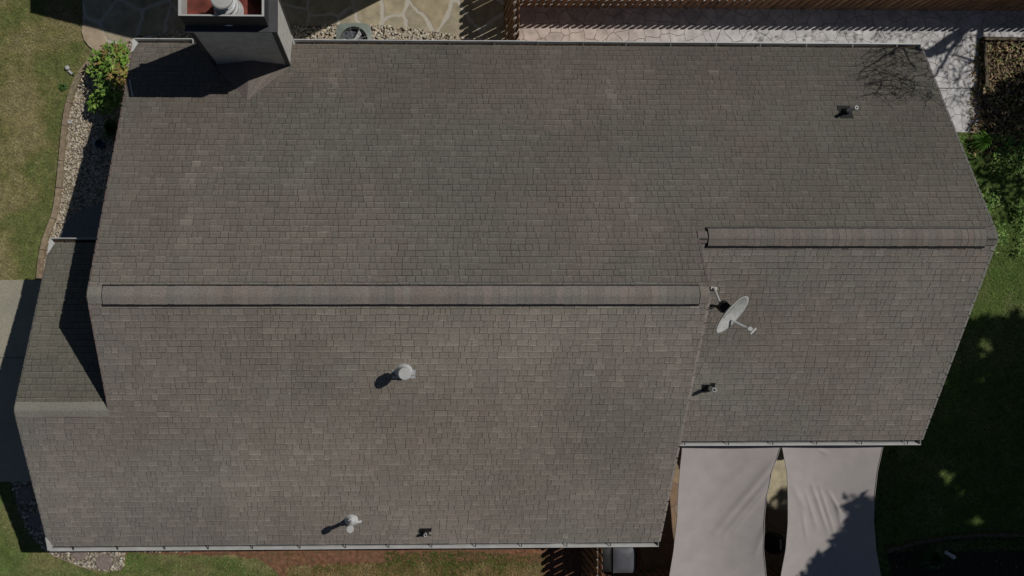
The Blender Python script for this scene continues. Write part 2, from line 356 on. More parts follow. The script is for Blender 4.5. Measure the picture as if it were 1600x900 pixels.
xa = P(1107, 370, ZWR).x; xb = P(1540, 370, ZWR).x
ridge(xa, xb, YWR, ZWR, ((.225, .21, .183), (.25, .208, .184)))
ridge(xb+.03, XE, YWR, ZWR, ((.21, .20, .18), (.22, .20, .175)), vent=False, wid=.16)
ridge(XM, xa-.03, YWR, ZWR, ((.22, .19, .17), (.23, .19, .17)), vent=False, wid=.12)
ridge(XG, XW+.0, YGR, ZGR, ((.30, .29, .24), (.28, .265, .225)), vent=False, wid=.16, step=.5)

# walls
mb = MB(); g = .35
mb.box(XW+.25, XM-.2, YS+g, YN-g, 0, 2.55); mb.box(XM-.2, XE-.3, YWS+g, YN-g, 0, 2.55); mb.box(XG+.3, XW+.25, YS+g, YGN-g, 0, 2.5)
def gable(x, y0, y1, yr, zr, zb):
    mb.add([(x-.1, y0, zb), (x-.1, y1, zb), (x-.1, yr, zr), (x+.1, y0, zb), (x+.1, y1, zb), (x+.1, yr, zr)], [(0, 1, 2), (3, 5, 4), (0, 3, 4, 1), (1, 4, 5, 2), (2, 5, 3, 0)])
gable(XW+.34, YS+g, YN-g, YR, ZR-.13, 2.56); gable(XM-.28, YS+g, YN-g, YR, ZR-.13, 2.56); gable(XE-.42, YWS+g, YN-g, YWR, ZWR-.13, 2.56); gable(XG+.42, YS+g, YGN-g, YGR, ZGR-.13, 2.51)
wall = mb.build('wall', M['siding'], house)
mb = MB()
mb.box(XW+.02, XE-.02, YN-g+.002, YN-.02, 2.50, 2.535); mb.box(XG+.02, XM-.02, YS+.02, YS+g-.002, 2.50, 2.535); mb.box(XM+.03, XE-.02, YWS+.02, YWS+g-.002, 2.50, 2.535)
mb.build('soffit', M['white'], house)

# gutters
def gutter(xa, xb, y, z, sy, miss=None):
    """open K-profile trough; sy = outward direction"""
    mb = MB()
    pr = [(0, 0), (.004, -.10), (.085, -.105), (.105, -.05), (.122, -.035), (.128, 0), (.128, .008), (.106, .008), (.106, -.01), (.116, -.03), (.098, -.048), (.078, -.095), (.012, -.092), (.012, 0)]
    n = 30; vs = []; k = len(pr)
    for i in range(n+1):
        x = xa+(xb-xa)*i/n; w = .006*noise.noise(Vector((x*.8, y, 2)))
        for a, b in pr: vs.append((x, y+sy*(a+w), z+b-.02))
    fs = [(i*k+j, i*k+(j+1) % k, (i+1)*k+(j+1) % k, (i+1)*k+j) for i in range(n) for j in range(k)]
    mb.add(vs, fs)
    for x in (xa, xb): mb.box(x-.004, x+.004, min(y, y+sy*.128), max(y, y+sy*.128), z-.125, z-.012)
    gt = mb.build('gutter', M['white'], house)
    if sy > 0:
        d_ = MB(); n2 = 60  # dark strip along the trough bottom
        for i in range(n2):
            xx0, xx1 = xa+.02+(xb-xa-.04)*i/n2, xa+.02+(xb-xa-.04)*(i+1)/n2; w0, w1 = .078+.01*noise.noise(Vector((xx0*2, 0, 1))), .078+.01*noise.noise(Vector((xx1*2, 0, 1)))
            d_.add([(xx0, y+.016, z-.108), (xx0, y+w0+.006, z-.100), (xx1, y+w1+.006, z-.100), (xx1, y+.016, z-.108)], [(0, 3, 2, 1)])
        d_.build('gutter_dark_strip', M['mulch'], gt)
    else:
        d_ = MB(); n2 = 70  # narrow dark strip along the middle of the trough
        for i in range(n2):
            xx0, xx1 = xa+.02+(xb-xa-.04)*i/n2, xa+.02+(xb-xa-.04)*(i+1)/n2; f_ = lambda q: .030+.012*noise.noise(Vector((q*1.3, 5, 1)))
            d_.add([(xx0, y-.046, z-.112), (xx0, y-.048-f_(xx0), z-.108), (xx1, y-.048-f_(xx1), z-.108), (xx1, y-.046, z-.112)], [(0, 1, 2, 3)])
        d_.build('gutter_dark_strip', M['trim'], gt)
    x = xa+U(.3, .6); first = None
    while x < xb-.1:
        if first is None:
            h = MB(); h.bar((x, y+sy*.0, z-.008), (x, y+sy*.11, z-.016), .022, .008); h.bar((x-.03, y-sy*.03, z+.012), (x, y+sy*.03, z-.002), .014, .006)
            first = h.build('gutter_hanger', M['darkmetal'], gt); x0 = x
        else:
            c = first.copy(); COL.objects.link(c); c.location = (x-x0, 0, 0)
        x += U(1.0, 1.12)
    return gt
gutter(XW, P(-0+297, 60, 2.9).x, YN, ZE, 1); gutter(-2.10, XE, YN, ZE, 1)
gutter(XG, XM-.0, YS, ZE, -1); gutter(XM+.04, XE, YWS, ZWR-SL*(YWR-YWS), -1); gutter(XG-.02, XW+.3, YGN, ZGN, 1)
# gutter corner boots on the rakes
for x, y, z, s in ((XG, YS, ZE, 1), (XG, YGN, ZGN, -1), (XW, YN, ZE, -1)):
    L = .24; mb = MB()
    mb.add([(x-.03, y-s*.12, z+.0), (x+.10, y-s*.0, z+.018), (x+.0, y+s*L, z+SL*L+.02), (x-.03, y+s*L, z+SL*L+.02), (x-.03, y-s*.12, z-.1), (x-.03, y+s*L, z-.1)], [(0, 1, 2, 3), (0, 3, 5, 4)])
    mb.build('gutter_return', M['white'], house)

# chimney: chase, trim, shroud, pan, flue, cricket
x0, x1, y0c, y1c = -3.875, -2.150, 5.10, 5.93; zt = 5.27
mb = MB(); mb.box(x0, x1, y0c, y1c, 0, zt); chim = mb.build('chimney', M['chim'], house); chim['label'] = 'tall pale-panelled chimney chase with a dark metal shroud'
for bx in ((x0-.012, x0+.075, y0c-.012, y0c-.001, 2.75, zt-.002), (x1-.085, x1+.012, y0c-.012, y0c-.001, 2.75, zt-.002), (x1+.001, x1+.012, y0c, y0c+.03, 2.75, zt-.002), (x1+.001, x1+.014, y1c-.05, y1c, 2.75, zt-.002)):
    mb = MB(); mb.box(*bx); mb.build('corner_trim', M['trim'], chim)
a = P(279, 24.5, 5.85); b = P(412.5, 24.5, 5.85); sx0, sx1, sy0, sy1 = a.x, b.x, a.y, a.y+.75
mb = MB(); mb.box(x0-.05, x1+.05, y0c-.04, y1c+.05, zt, zt+.03)
mb.build('chimney_flashing', M['trim'], chim)
mb = MB(); mb.box(x0-.03, x1-.52, y0c-.052, y0c-.041, zt+.005, zt+.03); mb.build('drip_edge', M['white'], chim)
mb = MB(); t = .025; zb, zc = zt+.031, 5.85
for bx in ((sx0, sx0+t, sy0, sy1), (sx1-t, sx1, sy0, sy1), (sx0+t, sx1-t, sy0, sy0+t), (sx0+t, sx1-t, sy1-t, sy1)): mb.box(*bx, zb, zc)
M['darktrim'] = mat('dark_trim', (.05, .05, .055), .6, .1, 6)
shr = mb.build('shroud', M['darktrim'], chim)
mb = MB()
for bx in ((sx0-.004, sx0+t+.03, sy0-.004, sy1), (sx1-t-.015, sx1+.004, sy0-.004, sy1), (sx0+t+.03, sx1-t-.015, sy0-.004, sy0+t)): mb.box(*bx, zc, zc+.012)
mb.add([(sx0+t+.003, sy0+t, zb), (sx0+t+.003, sy1-t, zb), (sx0+t+.003, sy1-t, zc), (sx0+t+.003, sy0+t, zc)], [(0, 1, 2, 3)])
mb.add([(sx1-.16, sy0+t, zb+.14), (sx1-t, sy0+t, zb+.14), (sx1-t, sy0+.16, zb+.14)], [(0, 1, 2)])
mb.build('shroud_rim', M['white'], shr)
mb = MB(); mb.box(sx0+t+.005, sx1-t-.004, sy0+t+.004, sy1-t-.004, zb+.02, zb+.05); mb.build('pan', M['rust'], shr)
fc = P(345, -5, 6.08)
fx, fy = fc.x, fc.y
mb = MB(); mb.lathe(fx, fy, [(.29, zb+.05), (.25, zb+.12), (.235, zb+.24), (.20, zb+.25), (.20, zb+.36), (.17, zb+.37), (.17, zb+.52)], 32, cap1=True)
mb.lathe(fx, fy, [(.21, zb+.27), (.24, zb+.275), (.24, zb+.33), (.205, zb+.335)], 32)
mb.lathe(fx, fy, [(.18, zb+.40), (.21, zb+.405), (.21, zb+.455), (.172, zb+.46)], 32)
fl = mb.build('flue', M['galv'], chim, True)
mb = MB(); mb.lathe(fx, fy, [(.205, zb+.68), (.215, zb+.70), (.21, zb+.75), (.19, zb+.765), (.10, zb+.775), (.005, zb+.78)], 32, cap0=True)
for k in range(4): mb.bar((fx+.16*math.cos(k*1.57+.5), fy+.16*math.sin(k*1.57+.5), zb+.5), (fx+.17*math.cos(k*1.57+.5), fy+.17*math.sin(k*1.57+.5), zb+.68), .02, .01)
mb.build('flue_cap', M['white'], fl, False)
def zn(y): return ZE+SL*(YN-y)
mb = MB()   # cricket
apex = Vector((-3.0, y0c, zn(y0c)+.36)); foot = Vector((P(386, 163, 3.4).x, 4.18, zn(4.18)+.012)); cl = Vector((x0-.0, y0c, zn(y0c)+.012)); crr = Vector((x1+.02, y0c, zn(y0c)+.012))
def tri_courses(a, bfoot, c, col):
    n = 7
    for i in range(n):
        t0, t1 = i/n, (i+1)/n
        p0 = c.lerp(a, t0); p1 = c.lerp(a, t1); q0 = c.lerp(bfoot, 1.0) if False else c.lerp(bfoot, 1)
        r0 = bfoot.lerp(a, 0)
        k = U(.9, 1.1)
        mb.add([p0.lerp(bfoot, 0), p1, bfoot], [(0, 1, 2)], [v*k for v in col])
tri_courses(apex, foot, crr, (.22, .185, .165)); tri_courses(apex, foot, cl, (.22, .185, .165))
mb.build('cricket', M['shingle'], chim)
# roof penetrations
def zs(y): return ZR-SL*(YR-y)
def zw(y): return ZWR-SL*(YWR-y)
def on_roof(u, v, zf, it=8):
    z = 3.5
    for _ in range(it): p = P(u, v, z); z = zf(p.y)
    return Vector((p.x, p.y, z))
def plate(mb, p, w, l, s, h=.016, c=(1, 1, 1), l2=None):
    l2 = l if l2 is None else l2
    d = lambda yy: p.z+s*SL*(yy-p.y)+h
    vs = []
    for x, y in ((p.x-w, p.y-l2), (p.x+w, p.y-l2), (p.x+w, p.y+l), (p.x-w, p.y+l)): vs.append((x, y, d(y)))
    vs += [(a, b, z-h) for a, b, z in vs]
    mb.add(vs, [(0, 1, 2, 3), (0, 4, 5, 1), (1, 5, 6, 2), (2, 6, 7, 3), (3, 7, 4, 0)], c)
# gas vent, mid slope
p = on_roof(631, 579, zs)
mb = MB(); mb.lathe(p.x, p.y, [(.19, p.z-.02), (.17, p.z+.05), (.09, p.z+.16), (.065, p.z+.18), (.065, p.z+.5)], 24)
mb.lathe(p.x, p.y, [(.068, p.z+.2), (.10, p.z+.205), (.095, p.z+.235), (.068, p.z+.25)], 24)
plate(mb, p, .24, .02, 1, l2=.17)
v1 = mb.build('roof_vent', M['galv'], house); v1['label'] = 'galvanised gas vent with broad round cap in the middle of the south slope'
mb = MB(); mb.lathe(p.x, p.y, [(.105, p.z+.44), (.128, p.z+.47), (.128, p.z+.565), (.118, p.z+.58), (.06, p.z+.585), (.003, p.z+.587)], 28, cap0=True); mb.build('vent_cap', M['white'], v1, False)
# tall thin vent
p = on_roof(549, 811, zs)
mb = MB(); mb.lathe(p.x, p.y, [(.17, p.z-.02), (.15, p.z+.04), (.08, p.z+.14), (.05, p.z+.16), (.05, p.z+.66)], 20)
mb.lathe(p.x, p.y, [(.052, p.z+.2), (.08, p.z+.2), (.075, p.z+.225), (.052, p.z+.24)], 20)
plate(mb, p, .10, .02, 1, l2=.10); mb.bar((p.x+.05, p.y-.09, p.z-.01), (p.x+.24, p.y-.05, p.z+.0), .05, .02)
v2 = mb.build('roof_vent', M['galv'], house); v2['label'] = 'tall thin galvanised vent pipe near the south gutter'
mb = MB(); mb.lathe(p.x, p.y, [(.065, p.z+.62), (.084, p.z+.64), (.084, p.z+.725), (.075, p.z+.735), (.003, p.z+.738)], 24, cap0=True); mb.build('vent_cap', M['white'], v2, False)
def boot(u, v, zf, s, h, lab, r=.04, flip=1):
    p = on_roof(u, v, zf); mb = MB(); plate(mb, p, .15, .12 if s > 0 else .16, s, l2=.16 if s < 0 else .08)
    mb.lathe(p.x, p.y, [(.10, p.z-.03), (.09, p.z+.03), (r+.015, p.z+.10), (r+.004, p.z+.12)], 18)
    b = mb.build('pipe_boot', M['black'], house); b['label'] = lab
    mb = MB(); mb.lathe(p.x, p.y, [(r, p.z), (r, p.z+h), (r-.012, p.z+h), (r-.012, p.z+h-.1)], 18, c) if False else mb.lathe(p.x, p.y, [(r, p.z), (r, p.z+h), (r-.014, p.z+h), (r-.014, p.z+h-.12)], 18)
    mb.build('pipe', M['galv'], b, False)
boot(664, 832, zs, 1, .20, 'short plumbing pipe in a black boot by the south gutter')
boot(1106, 606, zw, 1, .34, 'plumbing pipe in a black boot beside the gable edge', r=.048)
boot(1320, 175, zn, -1, .42, 'plumbing pipe with white rim on the north-east slope')
# loose metal strip on the shaded north-west roof corner
a = on_roof(203, 125, zn); b = on_roof(208, 151, zn)
mb = MB(); mb.bar(a+Vector((0, 0, .03)), b+Vector((0, 0, .03)), .025, .02); tag(mb.build('metal_strip', M['galv']), 'short pale metal strip lying in the chimney shadow at the roof edge', 'metal strip')

# ------------------------------------------------------------------ satellite dish
base = P(1130, 479, 4.93); base = Vector((base.x, base.y, zw(base.y)))
dish = thing('satellite_dish', base, 'off-white satellite dish mounted on the lower roof beside the main gable', 'satellite dish')
c = P(1141.5, 490.5, 5.05); e = math.radians(37)
nrm = Vector((.714*math.cos(e), -.700*math.cos(e), math.sin(e))); ax = Vector((.700, .714, 0)); ay = nrm.cross(ax)
mb = MB(); rn, an = 10, 40; vs = []
for lay in (0, 1):
    for i in range(rn+1):
        r = i/rn
        for k in range(an):
            t = 2*math.pi*k/an; vs.append(c+ax*(.475*r*math.cos(t))+ay*(.44*r*math.sin(t))+nrm*(.11*r*r-.06-.012*lay))
o = (rn+1)*an; fs = []
for i in range(rn):
    for k in range(an):
        k2 = (k+1) % an; fs.append((i*an+k, (i+1)*an+k, (i+1)*an+k2, i*an+k2)); fs.append((o+i*an+k, o+i*an+k2, o+(i+1)*an+k2, o+(i+1)*an+k))
for k in range(an): k2 = (k+1) % an; fs.append((rn*an+k, o+rn*an+k, o+rn*an+k2, rn*an+k2))
mb.add(vs, fs); rf = mb.build('reflector', M['dish'], dish, True)
mb = MB()
for i in range(7):
    p0 = c+ax*(-.17+.05*i)+ay*(.02)-nrm*.043; mb.bar(p0, p0+ax*.035, .004, .018)
mb.build('printed_mark', M['trim'], rf)
tip = P(1172, 515, 5.05); lo = c-ay*.0+nrm*(-.03)
lo = c+ay*(-.30 if ay.z > 0 else .30)+nrm*.02
mb = MB(); mb.bar(lo, tip, .035, .05); mb.build('feed_arm', M['galv'], dish)
mb = MB(); mb.tube([tip-nrm*.02, tip+Vector((-.03, .02, .07))], [.05, .045], 14); d2 = ax
mb.bar(tip+Vector((.05, -.03, .02))-ax*.08, tip+Vector((.05, -.03, .02))+ax*.08, .035, .04); mb.build('feed_horn', M['white'], dish)
bk = P(1130, 479, 4.93)
base = Vector((bk.x, bk.y, zw(bk.y)))
mb = MB(); mb.bar(bk-ax*.10, bk+ax*.10, .16, .16); mb.bar(bk, c-nrm*.08, .12, .12)
mb.bar(bk, (base.x, base.y, base.z+.02), .05, .05); mb.bar((base.x-.16, base.y, base.z+.02), (base.x+.14, base.y, base.z+.02), .12, .02)
mb.build('mount', M['black'], dish)
ft = on_roof(1114, 450, zw)
mb = MB(); mb.tube([ft+Vector((0, 0, .05)), bk-Vector((.03, 0, .02))], .024, 10); mb.bar(ft+Vector((-.06, 0, .03)), ft+Vector((.07, -.015, .03)), .06, .03)
mb.build('strut', M['white'], dish)
mb = MB(); q0 = on_roof(1110, 479, zs); mb.tube([bk, bk+Vector((-.12, .02, -.12)), q0+Vector((.03, 0, .04)), q0+Vector((-.05, -.02, .02))], .006, 6); mb.build('cable', M['black'], dish)

# ------------------------------------------------------------------ ground and paving
mb = MB(); n = 1; mb.add([(-150, -150, 0), (150, -150, 0), (150, 150, 0), (-150, 150, 0)], [(0, 1, 2, 3)])
tag(mb.build('ground', M['grassground']), kind='structure')
def sheet(name, pts, m, z, kind='structure', thick=0):
    mb = MB(); pl = [P(u, v, 0) for u, v in pts]
    if thick: mb.slab(pl, z-thick, z)
    else: mb.add([(p.x, p.y, z) for p in pl], [tuple(range(len(pl)))])
    o = mb.build(name, m)
    if kind: o['kind'] = kind
    return o, pl
def wavy(pts, amp=3, step=14):
    out = []
    for i, (u, v) in enumerate(pts):
        u2, v2 = pts[(i+1) % len(pts)]; L = math.hypot(u2-u, v2-v); k = max(1, int(L/step))
        for j in range(k):
            t = j/k; out.append((u+(u2-u)*t+U(-amp, amp), v+(v2-v)*t+U(-amp, amp)))
    return out
CURB = [(151, 84), (132, 103), (118, 122), (109, 145), (102, 172), (97, 205), (94, 240), (91, 275), (88, 305), (83, 335), (74, 358), (66, 380), (61, 405), (58, 437)]
lawnL = [(-260, -260), (127, -260), (128, 40), (133, 60), (150, 84)]+CURB[1:]+[(-260, 437)]
bed = CURB+[(300, 437), (300, 66), (215, 60), (175, 72)]
sheet('gravel_bed_soil', bed, M['bedsoil'], .004)
fl_pts = [(127, -260), (788, -260), (788, 110), (712, 62), (712, 56), (650, 46), (590, 41), (520, 40), (300, 45), (288, 56), (215, 56), (206, 64), (175, 74), (152, 84), (138, 72), (128, 50), (130, 32)]
sheet('flagstone_path', fl_pts, M['flag'], .035, thick=.03)
strip = [(205, 62), (290, 46), (300, 41), (520, 39), (590, 40), (650, 45), (716, 57), (788, 60), (788, 120), (205, 120)]
sheet('gravel_strip_soil', strip, M['bedsoil'], .008)
sheet('driveway', [(-700, 437.5), (300, 437.5), (300, 752), (-700, 752)], M['concrete'], .05, thick=.05)
arc = [(94, 379), (98, 362), (106, 347), (118, 335), (134, 326), (155, 320), (185, 319), (300, 319), (300, 437), (94, 437)]
sheet('porch_pad', arc, M['padconc'], .09, thick=.09)
sheet('patio', [(791, -60), (1800, -60), (1800, 59), (1608, 60), (1534, 58), (1526, 62), (1525, 138), (1300, 138), (1300, 150), (791, 150)], M['patio'], .06, thick=.06)
sheet('lower_patio', [(1300, 136), (1530, 136), (1530, 207), (1300, 207)], M['patio'], .022, thick=.02)
sheet('side_lawn', [(1300, 208), (1536, 208), (1536, 240), (2200, 240), (2200, 1300), (1250, 1300), (1250, 690)], M['greenlawn'], .006)
sheet('mulch_bed', wavy([(1533, 62), (2100, 62), (2100, 240), (1534, 240)], 1.2), M['mulch'], .012)
sheet('shade_bed', wavy([(1390, 858), (1440, 846), (1500, 838), (1620, 835), (2200, 835), (2200, 1300), (1380, 1300)], 3), M['mulch'], .010)
sheet('back_patio', [(1000, 650), (1355, 650), (1355, 889), (1000, 889)], M['flagred'], .03, thick=.03)
sheet('concrete_pad', [(1186, 640), (1262, 640), (1262, 792), (1214, 797), (1186, 790)], M['padtan'], .036)
rock = [(18, 752), (300, 752), (300, 862), (196, 862), (192, 889), (168, 893), (140, 888), (105, 875), (76, 863), (50, 840), (30, 800)]
sheet('river_rock_soil', rock, M['bedsoil'], .007)
sheet('soil', wavy([(196, 820), (900, 820), (900, 1100), (470, 1000), (440, 905), (428, 888), (400, 872), (300, 868), (196, 866)], 4), M['soil'], .003)
sheet('side_yard', [(790, 700), (1000, 700), (1000, 1100), (790, 1100)], M['soil'], .0065)
# joint between driveway slabs
mb = MB(); a = P(-700, 560, 0); b = P(200, 560, 0); mb.box(a.x, b.x, a.y-.006, a.y+.006, .0505, .053); tag(mb.build('driveway_joint', M['deck']), kind='structure')

# ------------------------------------------------------------------ pebbles
PHI = (1+5**.5)/2
ICO = [Vector(p).normalized() for p in [(-1, PHI, 0), (1, PHI, 0), (-1, -PHI, 0), (1, -PHI, 0), (0, -1, PHI), (0, 1, PHI), (0, -1, -PHI), (0, 1, -PHI), (PHI, 0, -1), (PHI, 0, 1), (-PHI, 0, -1), (-PHI, 0, 1)]]
IF = [(0, 11, 5), (0, 5, 1), (0, 1, 7), (0, 7, 10), (0, 10, 11), (1, 5, 9), (5, 11, 4), (11, 10, 2), (10, 7, 6), (7, 1, 8), (3, 9, 4), (3, 4, 2), (3, 2, 6), (3, 6, 8), (3, 8, 9), (4, 9, 5), (2, 4, 11), (6, 2, 10), (8, 6, 7), (9, 8, 1)]
def pebbles(name, pts, dens, size, cols, lab, z=.01, xmax=None):
    pl = [P(u, v, 0) for u, v in pts]; xs = [p.x for p in pl]; ys = [p.y for p in pl]; mb = MB()
    area = (max(xs)-min(xs))*(max(ys)-min(ys))
    for _ in range(int(area*dens)):
        x, y = U(min(xs), max(xs)), U(min(ys), max(ys))
        if not inside(x, y, pl): continue
        r = U(*size); sx, sy, sz = r, r*U(.55, .9), r*U(.3, .5); a = U(0, 6.28); ca_, sa_ = math.cos(a), math.sin(a); c = random.choice(cols); k = U(.75, 1.15)
        vs = []
        for p in ICO:
            X, Y = p.x*sx*U(.9, 1.1), p.y*sy*U(.9, 1.1); vs.append((x+X*ca_-Y*sa_, y+X*sa_+Y*ca_, z+sz*.5+p.z*sz))
        mb.add(vs, IF, [q*k for q in c])
    return tag(mb.build(name, M['pebble'], smooth=True), lab, 'gravel', kind='stuff')
tan = [(.60, .50, .37), (.68, .60, .47), (.52, .41, .28), (.64, .58, .48), (.50, .43, .34), (.74, .68, .58)]
bedin = [(156, 88), (139, 105), (126, 124), (117, 147), (110, 172), (105, 205), (102, 240), (99, 275), (96, 305), (91, 335), (82, 358), (75, 380), (70, 405), (66, 437), (94, 437), (94, 379), (106, 347), (134, 326), (155, 320), (250, 319), (300, 200), (300, 64), (215, 64), (178, 76)]
pebbles('gravel', bedin, 800, (.018, .042), tan, 'tan pea gravel filling the curved bed along the west wall')
pebbles('gravel', strip, 520, (.025, .055), tan, 'cream river gravel strip between the flagstones and the north gutter', z=.035)
dark = [(.30, .25, .20), (.22, .19, .17), (.38, .33, .27), (.46, .42, .36)]
pebbles('river_rock', rock, 380, (.03, .06), tan+dark, 'river rock around the round pavers at the south-west corner', z=.012)
# edging stones
edg = []
cp = [P(u+4.5, v, 0) for u, v in CURB]
seg = 0; dist = [0]
for i in range(1, len(cp)): dist.append(dist[-1]+(cp[i]-cp[i-1]).length)
def at_d(d):
    for i in range(1, len(cp)):
        if d <= dist[i]: return cp[i-1].lerp(cp[i], (d-dist[i-1])/(dist[i]-dist[i-1]))
    return cp[-1]
cuts = [0]
while cuts[-1] < dist[-1]-.5: cuts.append(cuts[-1]+U(.62, .95))
cuts[-1] = dist[-1]
names = ['topmost edging stone, beside the leafy shrub', 'edging stone second from the leafy shrub', 'edging stone third from the leafy shrub', 'edging stone fourth from the shrub, in the middle of the curve', 'edging stone fifth from the shrub', 'edging stone level with the white drain ring', 'edging stone below the drain ring', 'edging stone beside the porch pad', 'edging stone by the garage gutter corner', 'lowest edging stone, touching the driveway', 'edging stone', 'edging stone']
ns = len(cuts)-1
ords = ['first', 'second', 'third', 'fourth', 'fifth', 'sixth', 'seventh', 'eighth', 'ninth', 'tenth', 'eleventh']
for i in range(ns):
    d0, d1 = cuts[i]+.008, cuts[i+1]-.008; L = []; Rr = []
    for j in range(5):
        p = at_d(d0+(d1-d0)*j/4); q = at_d(min(dist[-1], d0+(d1-d0)*j/4+.02))-at_d(max(0, d0+(d1-d0)*j/4-.02)); q.normalize(); nn = Vector((-q.y, q.x, 0))*.07
        L.append(p+nn); Rr.append(p-nn)
    mb = MB(); k = U(.85, 1.1); cc = (k, k*U(.92, 1.02), k*U(.85, 1.0)); mb.slab(L+Rr[::-1], 0, U(.085, .1), cc)
    tag(mb.build('edging_stone', M['edging']), 'tan edging stone, %s from the top of the curved row%s' % (ords[i], ', touching the driveway' if i == ns-1 else ''), 'edging stone', 'edging stones along the gravel bed')
# thin edging on the south-west corner
mb = MB(); pts = [P(u, v, .03) for u, v in [(76, 864), (90, 871), (105, 877), (125, 885), (142, 890)]]; mb.tube(pts, .018, 6)
tag(mb.build('lawn_edging', M['edging']), 'thin pale edging strip between the rock bed and the corner lawn', 'edging strip')
# round pavers
for i, (u, v, lab) in enumerate([(30, 772, 0), (47, 812, 0), (124, 863, 0), (162, 878, 0)]):
    lab = ['upper round paver in the shaded rock bed', 'lower round paver in the shaded rock bed', 'round paver half under the south gutter corner', 'round paver fully in the sun on the rocks'][i]
    if i < 2: u += 10
    p = P(u, v, .04); mb = MB(); mb.lathe(p.x, p.y, [(.21, .01), (.21, .05), (.20, .058), (.0, .058)], 36)
    tag(mb.build('round_paver', M['paver']), lab, 'paver', 'round pavers in the rock bed')
# stepping stone at the corner of the flagstone path
mb = MB(); pts = [(128, 50), (131, 38), (140, 36), (152, 42), (162, 52), (166, 64), (163, 76), (152, 80), (140, 73), (131, 62)]
mb.slab([P(u, v, .05) for u, v in pts], .0, .052, (1, 1, 1)); tag(mb.build('stepping_stone', M['smoothstone']), 'large smooth tan stone at the corner between the lawn and flagstones', 'stepping stone')

# ------------------------------------------------------------------ grass
def blades(name, pts, dens, cols, lab, clip=None, size=(.03, .07), green=(.05, .12, .02), gf=None, z=.0):
    pl = [P(u, v, 0) for u, v in pts]; xs = [p.x for p in pl]; ys = [p.y for p in pl]; mb = MB()
    x0_, x1_, y0_, y1_ = min(xs), max(xs), min(ys), max(ys)
    if clip: x0_, x1_, y0_, y1_ = max(x0_, clip[0]), min(x1_, clip[1]), max(y0_, clip[2]), min(y1_, clip[3])
    for _ in range(int((x1_-x0_)*(y1_-y0_)*dens)):
        x, y = U(x0_, x1_), U(y0_, y1_)
        if not inside(x, y, pl): continue
        k = noise.noise(Vector((x*.9, y*.9, 1)))+.5*noise.noise(Vector((x*3, y*3, 4)))+U(-.3, .3)
        if gf: k += gf(x, y)
        c = cols[0] if k > .15 else (cols[1] if k > -.25 else cols[2])
        s = U(.7, 1.25); c = [q*s for q in c]
        a = U(0, 6.28); L = U(*size); w_ = U(.006, .012); dx, dy = math.cos(a), math.sin(a); h = L*U(.2, .8)
        mb.add([(x-dy*w_, y+dx*w_, z), (x+dy*w_, y-dx*w_, z), (x+dx*L, y+dy*L, z+h)], [(0, 1, 2)], c)
    return tag(mb.build(name, M['blade']), lab, 'grass', kind='stuff')
dry = [(.20, .245, .075), (.33, .30, .12), (.41, .35, .18)]
cL = [P(u, v, 0) for u, v in CURB]
blades('grass', lawnL, 2300, dry, 'dry olive lawn grass west of the curved gravel bed', clip=(-11.3, -8, -.1, 8.3), gf=lambda x, y: -.22+.8*max(0, 1-min(abs(x-(q.x-.25)) for q in cL if abs(q.y-y) < .6 or q is cL[0])/.7) if y < 6.6 else -.1)
lawnB = [(-260, 752), (18, 752), (30, 800), (50, 840), (76, 864), (105, 877), (140, 890), (168, 895), (192, 891), (200, 862), (300, 868), (400, 874), (428, 890), (440, 905), (470, 1000), (-260, 1000)]
blades('grass', lawnB, 2600, [(.15, .225, .06), (.20, .25, .08), (.27, .27, .115)], 'greener lawn grass around the south-west corner and along the south wall', clip=(-11.3, -2, -9, -5.1))
blades('grass', wavy([(196, 862), (500, 862), (460, 940), (196, 940)], 3), 260, [(.11, .20, .04), (.2, .2, .08), (.25, .2, .1)], 'thin grass growing through the red soil beside the south wall')
blades('dry_grass', [(450, 884), (640, 878), (850, 880), (850, 960), (440, 960)], 2600, [(.15, .17, .045), (.30, .25, .10), (.38, .32, .15)], 'straw-coloured dry grass tufts on the red soil', size=(.03, .10))
blades('weeds', wavy([(600, 864), (760, 864), (850, 868), (850, 884), (700, 886), (600, 880)], 3), 1500, [(.09, .15, .03), (.15, .17, .05), (.2, .16, .08)], 'low green weeds along the foot of the south wall', size=(.04, .09))
blades('grass', [(1400, 208), (1533, 208), (1533, 241), (1760, 241), (1760, 860), (1400, 860)], 2300, [(.15, .25, .06), (.21, .29, .08), (.26, .30, .12)], 'bright green lawn grass east of the house', clip=(13.0, 18.2, -7.2, 4.3), size=(.04, .09))

